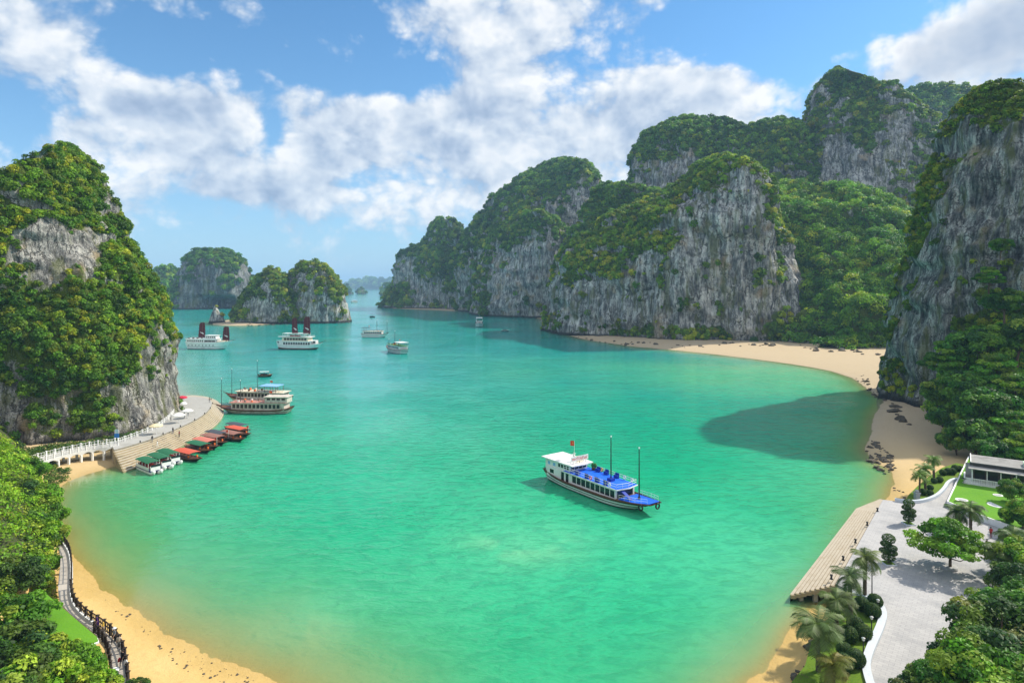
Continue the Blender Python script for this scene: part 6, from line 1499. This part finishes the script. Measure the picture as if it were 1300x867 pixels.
def clipped(name, r, seed, greens=DEEP, leaf=.07, n=2600):
    rg = np.random.default_rng(seed); d = rg.normal(size=(n, 3)); d /= np.linalg.norm(d, axis=1, keepdims=True); w = fbm(d[:, 0] * 3, d[:, 1] * 3, d[:, 2] * 3, 2, seed)
    c = d * (r * (1 + .06 * w + rg.normal(0, .025, n)))[:, None]; c[:, 2] = c[:, 2] * .95 + r * .88
    t = greens[rg.choice(5, n)] * rg.uniform(.7, 1.3, (n, 1)); v, f, tt = leaf_faces(c, d + rg.normal(size=(n, 3)) * .35, np.full(n, leaf) * rg.uniform(.7, 1.3, n), t, rg)
    return v, f, tt
def ball_shrub(loc, r, label, group, seed, cache={}):
    if 'm' not in cache:
        root = thing(("clipped_shrub"), label, "shrub", loc, 0, group); v, f, t = clipped("x", 1.0, 9, leaf=.085, n=3000); np_mesh("foliage", v, f, LEAF, root, attrs={'tint': t})
        mb = MB(); mb.tube([(0, 0, -.3), (0, 0, .5)], .08, BARK, 6); mb.build("stem", root)
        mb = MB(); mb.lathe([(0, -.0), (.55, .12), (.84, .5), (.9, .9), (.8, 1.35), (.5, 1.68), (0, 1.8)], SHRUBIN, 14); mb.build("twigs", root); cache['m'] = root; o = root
    else: o = copy_tree(cache['m'])
    o.location = loc; o.scale = (r, r, r * .98); o.rotation_euler = (0, 0, random.uniform(0, 6)); o['label'] = label; o['group'] = group
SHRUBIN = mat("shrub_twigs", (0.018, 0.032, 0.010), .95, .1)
for u, v, r in [(1111, 770, .8), (1094, 774, .82), (1108, 783, .85), (1086, 800, .85), (1096, 811, .85), (1077, 814, .9), (1072, 833, .75), (1086, 845, .9), (1071, 851, .9)]:
    ball_shrub(tuple(G(u, v, ZQ + .14)), r, "dark clipped ball shrub among the palms of the near garden", "clipped ball shrubs in the palm garden", 0)
for u, v, r in [(1172, 628, .62), (1181, 629, .55), (1181, 622, .55), (1186, 613, .55), (1193, 612, .6), (1197, 603, .62), (1204, 602, .7), (1209, 602, .7), (1213, 598, .7), (1219, 598, .6)]:
    ball_shrub(tuple(G(u, v, ZQ + .16)), r, "clipped ball shrub in the small garden by the far beach", "clipped ball shrubs in the small garden", 0)

def cloud_tree(u, v, h, label, seed):
    root = thing("cloud_pruned_tree", label, "topiary", tuple(G(u, v, ZQ)), 0); rg = np.random.default_rng(seed); mb = MB(); mb.tube([(0, 0, 0), (.08, .04, h * .4), (-.05, 0, h * .7), (0, 0, h * .95)], [.14, .11, .08, .03], BARK, 7)
    tiers = [(.0, .0, .24, .62), (.34, .0, .42, .5), (-.32, .08, .50, .5), (.22, -.16, .64, .5), (-.2, .1, .76, .5), (0.02, 0, .92, .62)]
    for x, y, f, r in tiers: mb.tube([(0, 0, h * f * .85), (x, y, h * f)], [.05, .03], BARK, 5)
    mb.build("trunk", root)
    for k, (x, y, f, r) in enumerate(tiers):
        v_, f_, t_ = clipped("x", r * h / 3.0 * 1.15, seed + k, leaf=.075, n=1500); v_[:, 2] = v_[:, 2] * (.62 if k < 5 else .85) - r * .5; o = np_mesh("foliage_tier", v_ + np.array([x * h / 2.4, y * h / 2.4, h * f - .05]), f_, LEAF, root, attrs={'tint': t_})
    mb = MB(); mb.box((-.75, -.75, .004), (.75, .75, .16), CURB); mb.box((-.62, -.62, .163), (.62, .62, .17), GARDEN); mb.build("tree_surround", root)
cloud_tree(1153.5, 665, 3.3, "cloud pruned dark tree on the plaza, the one nearer the small garden", 601)
cloud_tree(1128, 715.5, 3.4, "cloud pruned dark tree on the plaza, the one nearer the palm garden", 621)

# ------------------------------------------------------------------ people
SKIN = mat("skin", (0.42, 0.25, 0.17), .6); HAIR = mat("hair", (0.012, 0.01, 0.009), .6)
def cloth(name, c): return mat("cloth_" + name, c, .85, .1)
def person(loc, label, rz, top, legs, hat=None, pose='stand', dress=False, hgt=1.66, bag=None):
    k = hgt / 1.70; root = thing("person", label, "person", tuple(loc), rz)
    st = {'stand': (0, 0, 0), 'walk': (.22, -.22, .12), 'sit': (0, 0, 0)}[pose]; V, E, Rr = [], [], []
    def j(x, y, z, r, par=None):
        V.append((x * k, y * k, z * k)); Rr.append(r * k); i = len(V) - 1
        if par is not None: E.append((par, i))
        return i
    zo = -.42 if pose == 'sit' else 0
    pel = j(0, 0, .95 + zo, .125); sp = j(0, .01, 1.15 + zo, .115, pel); ch = j(0, 0, 1.33 + zo, .13, sp); nk = j(0, .0, 1.47 + zo, .055, ch); hd = j(0, .02, 1.56 + zo, .085, nk); ht = j(0, .015, 1.66 + zo, .075, hd); j(0, .115, 1.57 + zo, .016, hd)
    for s, sw, ar in ((1, st[0], -st[2]), (-1, st[1], st[2])):
        hp = j(s * .09, 0, .88 + zo, .088, pel)
        if pose == 'sit': kn = j(s * .11, .42, .50, .06, hp); an = j(s * .11, .45, .09, .042, kn)
        else: kn = j(s * .10, .03 + sw * .7, .50, .06, hp); an = j(s * .10, sw - .02, .09, .042, kn)
        j(s * .105, (an and V[an][1] / k) + .13, .04, .034, an)
        sh = j(s * .17, 0, 1.39 + zo, .058, ch); el = j(s * .235, -.02 + ar, 1.13 + zo, .044, sh); wr = j(s * .24, .10 + ar * 2, .90 + zo, .030, el)
        pm = j(s * .24, .13 + ar * 2, .84 + zo, .028, wr)
        for q, (dx, ln) in enumerate(((-.03, .075), (-.01, .088), (.01, .082), (.028, .065))):
            f1 = j(s * .24 + dx * .3, .145 + ar * 2 + dx, .80 + zo, .009, pm); j(s * .23 + dx * .3, .165 + ar * 2 + dx, .80 - ln + zo, .008, f1)
        th = j(s * .205, .155 + ar * 2, .835 + zo, .010, pm); j(s * .195, .175 + ar * 2, .79 + zo, .009, th)
    me = bpy.data.meshes.new("body"); me.from_pydata(V, E, []); o = bpy.data.objects.new("body", me); link(o, root)
    sk = o.modifiers.new("skin", 'SKIN'); sk.use_smooth_shade = True
    for i, r in enumerate(Rr): me.skin_vertices[0].data[i].radius = (r, r); me.skin_vertices[0].data[i].use_root = (i == pel)
    o.modifiers.new("sub", 'SUBSURF').levels = 1; o.modifiers["sub"].render_levels = 1
    dg = bpy.context.evaluated_depsgraph_get(); nm = bpy.data.meshes.new_from_object(o.evaluated_get(dg)); o.modifiers.clear(); o.data = nm; nm.name = "body"
    for m in (SKIN, top, legs, BDARK): nm.materials.append(m)
    for pl in nm.polygons:
        c = pl.center / k; z = c.z - zo
        if pose == 'sit' and c.y > .15 and z < 1.25: mi = 2 if c.z > .12 else 3
        elif c.z < .09: mi = 3
        elif z < .98 and abs(c.x) < .2: mi = 2
        elif z < 1.46 and (abs(c.x) < .2 or z > 1.12): mi = 1
        else: mi = 0
        pl.material_index = mi; pl.use_smooth = True
    mb = MB(); mb.lathe([(.092, 1.53), (.102, 1.60), (.092, 1.67), (.05, 1.725), (0, 1.735)], HAIR, 12, (0, -.008, zo)); h = mb.build("hair", root); h.scale = (k, k, k)
    for s in (-1, 1):
        mb = MB(); mb.lathe([(0, -.012), (.011, 0), (0, .012)], HAIR, 6, (s * .032, .100, 1.585 + zo)); e = mb.build("eye", root); e.scale = (k, k, k)
    if hat:
        mb = MB(); mb.lathe([(.21, 1.655), (.22, 1.665), (.115, 1.675), (.105, 1.75), (.06, 1.79), (0, 1.795)], hat, 14, (0, 0, zo)); h = mb.build("hat", root); h.scale = (k, k, k)
    if dress:
        mb = MB(); mb.lathe([(.135, 1.12), (.165, .95), (.22, .6), (.25, .42)], top, 12); d = mb.build("dress", root); d.scale = (k, k, k)
    if bag:
        mb = MB(); mb.cbox((.27, .12, .72), (.12, .26, .32), bag); mb.tube([(.27, .02, .86), (.27, .12, .98), (.27, .22, .86)], .012, bag, 4); b = mb.build("bag", root); b.scale = (k, k, k)
    return root
C_ = dict(purple=cloth("purple", (.05, .02, .10)), yellow=cloth("yellow", (.60, .38, .06)), white=cloth("white", (.72, .70, .68)), black=cloth("black", (.012, .012, .014)), grey=cloth("grey", (.2, .2, .2)), red=cloth("red", (.42, .03, .03)), beige=cloth("beige", (.48, .38, .28)), denim=cloth("denim", (.05, .08, .16)), maroon=cloth("maroon", (.18, .015, .02)))
def wp(u, v): return G(u, v, ZW)
person(wp(123, 799.5), "walker in a long dark purple dress at the railing of the left walkway", 2.2, C_['purple'], C_['purple'], pose='stand', dress=True)
person(wp(131, 806), "walker in a yellow top a few steps behind the one in purple", 2.4, C_['yellow'], C_['beige'], pose='walk')
person(wp(145, 817), "walker in a broad white hat by the railing bend of the left walkway", 2.8, C_['grey'], C_['black'], hat=WCL, pose='walk')
person(wp(151, 826), "walker in beige with bare arms on the bend of the left walkway", .4, C_['beige'], C_['grey'], pose='stand')
person(wp(155.5, 846), "walker dressed in black carrying a red bag on the left walkway", 3.0, C_['black'], C_['black'], pose='walk', bag=C_['red'])
person(wp(160, 856), "walker in a white top at the near end of the left walkway", -.5, C_['white'], C_['denim'], hat=None)
def sp(i, f):
    k = int(f * 9); zz = ZP + (0.35 - ZP) * k / 9; q = PT[i] + (PB[i] - PT[i]) * ((k + .02 - .5) / 9); return Vector((q[0], q[1], zz))
person(sp(6, .25), "visitor in dark clothes high on the pier steps, above the catamarans", 1, C_['black'], C_['grey'], hgt=1.7)
person(sp(6, .58), "visitor in white lower down the pier steps, above the catamarans", 2, C_['white'], C_['white'], hgt=1.6, pose='walk')
person(sp(11, .30), "visitor in black on the pier steps, nearer the sampans", 0, C_['black'], C_['denim'], hgt=1.7, pose='walk')
person(sp(11, .62), "visitor in maroon low on the pier steps by the sampans", 1.5, C_['maroon'], C_['black'], hgt=1.65)
for (u, v, lab, a, b) in [(187, 547.5, "vendor in black beside the cream parasol on the pier", 'black', 'black'), (217, 534, "visitor in grey between the cream and white parasols", 'grey', 'black'), (234, 530, "visitor in dark clothes in front of the white parasol on the pier", 'black', 'denim'), (239, 528, "visitor in white in front of the flat white parasol", 'white', 'grey'), (266, 511, "visitor in beige standing alone at the far rim of the pier", 'beige', 'grey')]:
    person(G(u, v, ZP), lab, random.uniform(0, 6), C_[a], C_[b], hgt=1.7)
person(G(1258, 683, ZQ), "person in red standing in the shade below the lawn terrace", 3, C_['red'], C_['maroon'])
person(G(1253, 699, ZQ), "person in black with pale trousers walking under the palms on the plaza", 2, C_['black'], C_['beige'], pose='walk')

# ------------------------------------------------------------------ rocks on the beaches
def rock_mesh(seed, m):
    bm = bmesh.new(); bmesh.ops.create_icosphere(bm, subdivisions=2, radius=1.0); c = np.array([v.co for v in bm.verts]); d = fbm(c[:, 0] * 1.3, c[:, 1] * 1.3, c[:, 2] * 1.3, 3, seed) * .8
    for v, k in zip(bm.verts, d): v.co *= 1 + k; v.co.z *= .62
    me = bpy.data.meshes.new("rock"); bm.to_mesh(me); bm.free(); me.materials.append(m); return me
BOULD = mat("beach_rock", (0.085, 0.072, 0.055), .9, .2, var=.4, scale=3, bump=.1, dirt=((0.2, 0.17, 0.12), .5))
RM = [rock_mesh(700 + k, BOULD) for k in range(5)]
def rocks(px, n, r0, r1, label, group, spread=(1, 1), seed=0):
    rg = np.random.default_rng(seed); poly = np.array([G2(u, v, .6) for u, v in px]); lo, hi = poly.min(0), poly.max(0); k = 0
    while k < n:
        p = rg.uniform(lo, hi)
        if sdist(poly, np.array([p[0]]), np.array([p[1]]))[0] < 0: continue
        r = r0 + (r1 - r0) * rg.random() ** 2.5; o = bpy.data.objects.new("beach_rock", RM[rg.integers(5)]); COL.objects.link(o); o.location = (p[0], p[1], max(-.05, height1(p[0], p[1])) + r * .1); o.scale = (r * rg.uniform(.8, 1.4), r * rg.uniform(.8, 1.3), r); o.rotation_euler = (rg.uniform(-.3, .3), rg.uniform(-.3, .3), rg.uniform(0, 6.28)); tag(o, label, "rock", group); k += 1
rocks([(1097, 562), (1108, 556), (1136, 582), (1140, 596), (1122, 598), (1108, 590)], 70, .22, .75, "dark weed stained stone in the heap on the right beach below the cliff", "stone heap on the right beach", seed=1)
rocks([(1085, 478), (1098, 476), (1128, 506), (1122, 512), (1098, 490)], 26, .3, 1.0, "dark stone strewn along the far right waterline", "stones along the far right waterline", seed=2)
rocks([(1128, 508), (1138, 512), (1160, 545), (1180, 558), (1150, 540), (1130, 520)], 14, .5, 1.7, "dark rock fallen at the foot of the right cliff", "rocks at the foot of the right cliff", seed=3)
rocks([(905, 437), (1000, 440), (1120, 452), (1110, 458), (1000, 445), (905, 441)], 30, .6, 1.9, "grey boulder along the back of the far beach", "boulders along the back of the far beach", seed=4)
rocks([(705, 421), (760, 431), (850, 438), (900, 441), (900, 444), (820, 440.5), (740, 431), (700, 422)], 30, .5, 1.6, "dark rock on the thin shore under the streaked cliff", "rocks on the shore under the streaked cliff", seed=5)
rocks([(200, 812), (235, 818), (300, 845), (345, 862), (300, 866), (240, 850), (205, 830)], 60, .04, .14, "small dark stone on the wet sand of the left beach", "small stones on the left beach", seed=6)
rocks([(130, 752), (165, 775), (200, 800), (190, 803), (150, 775), (128, 757)], 12, .06, .18, "small stone beside the waterline high on the left beach", "stones beside the left waterline", seed=7)
rocks([(1020, 838), (1030, 800), (1050, 785), (1045, 810), (1030, 850), (1005, 872), (1000, 866)], 20, .25, .8, "rock at the edge of the palm garden by the sand", "rocks edging the palm garden", seed=8)
rocks([(1136, 612), (1160, 628), (1152, 632), (1130, 618)], 8, .12, .3, "little stone on the sand beside the small garden", "stones beside the small garden", seed=9)
rocks([(266, 411), (290, 413), (360, 413), (440, 410), (446, 408), (420, 411), (330, 411.5), (280, 410)], 18, .6, 1.6, "low rock on the spit of the joined islets", "rocks on the islet spit", seed=10)
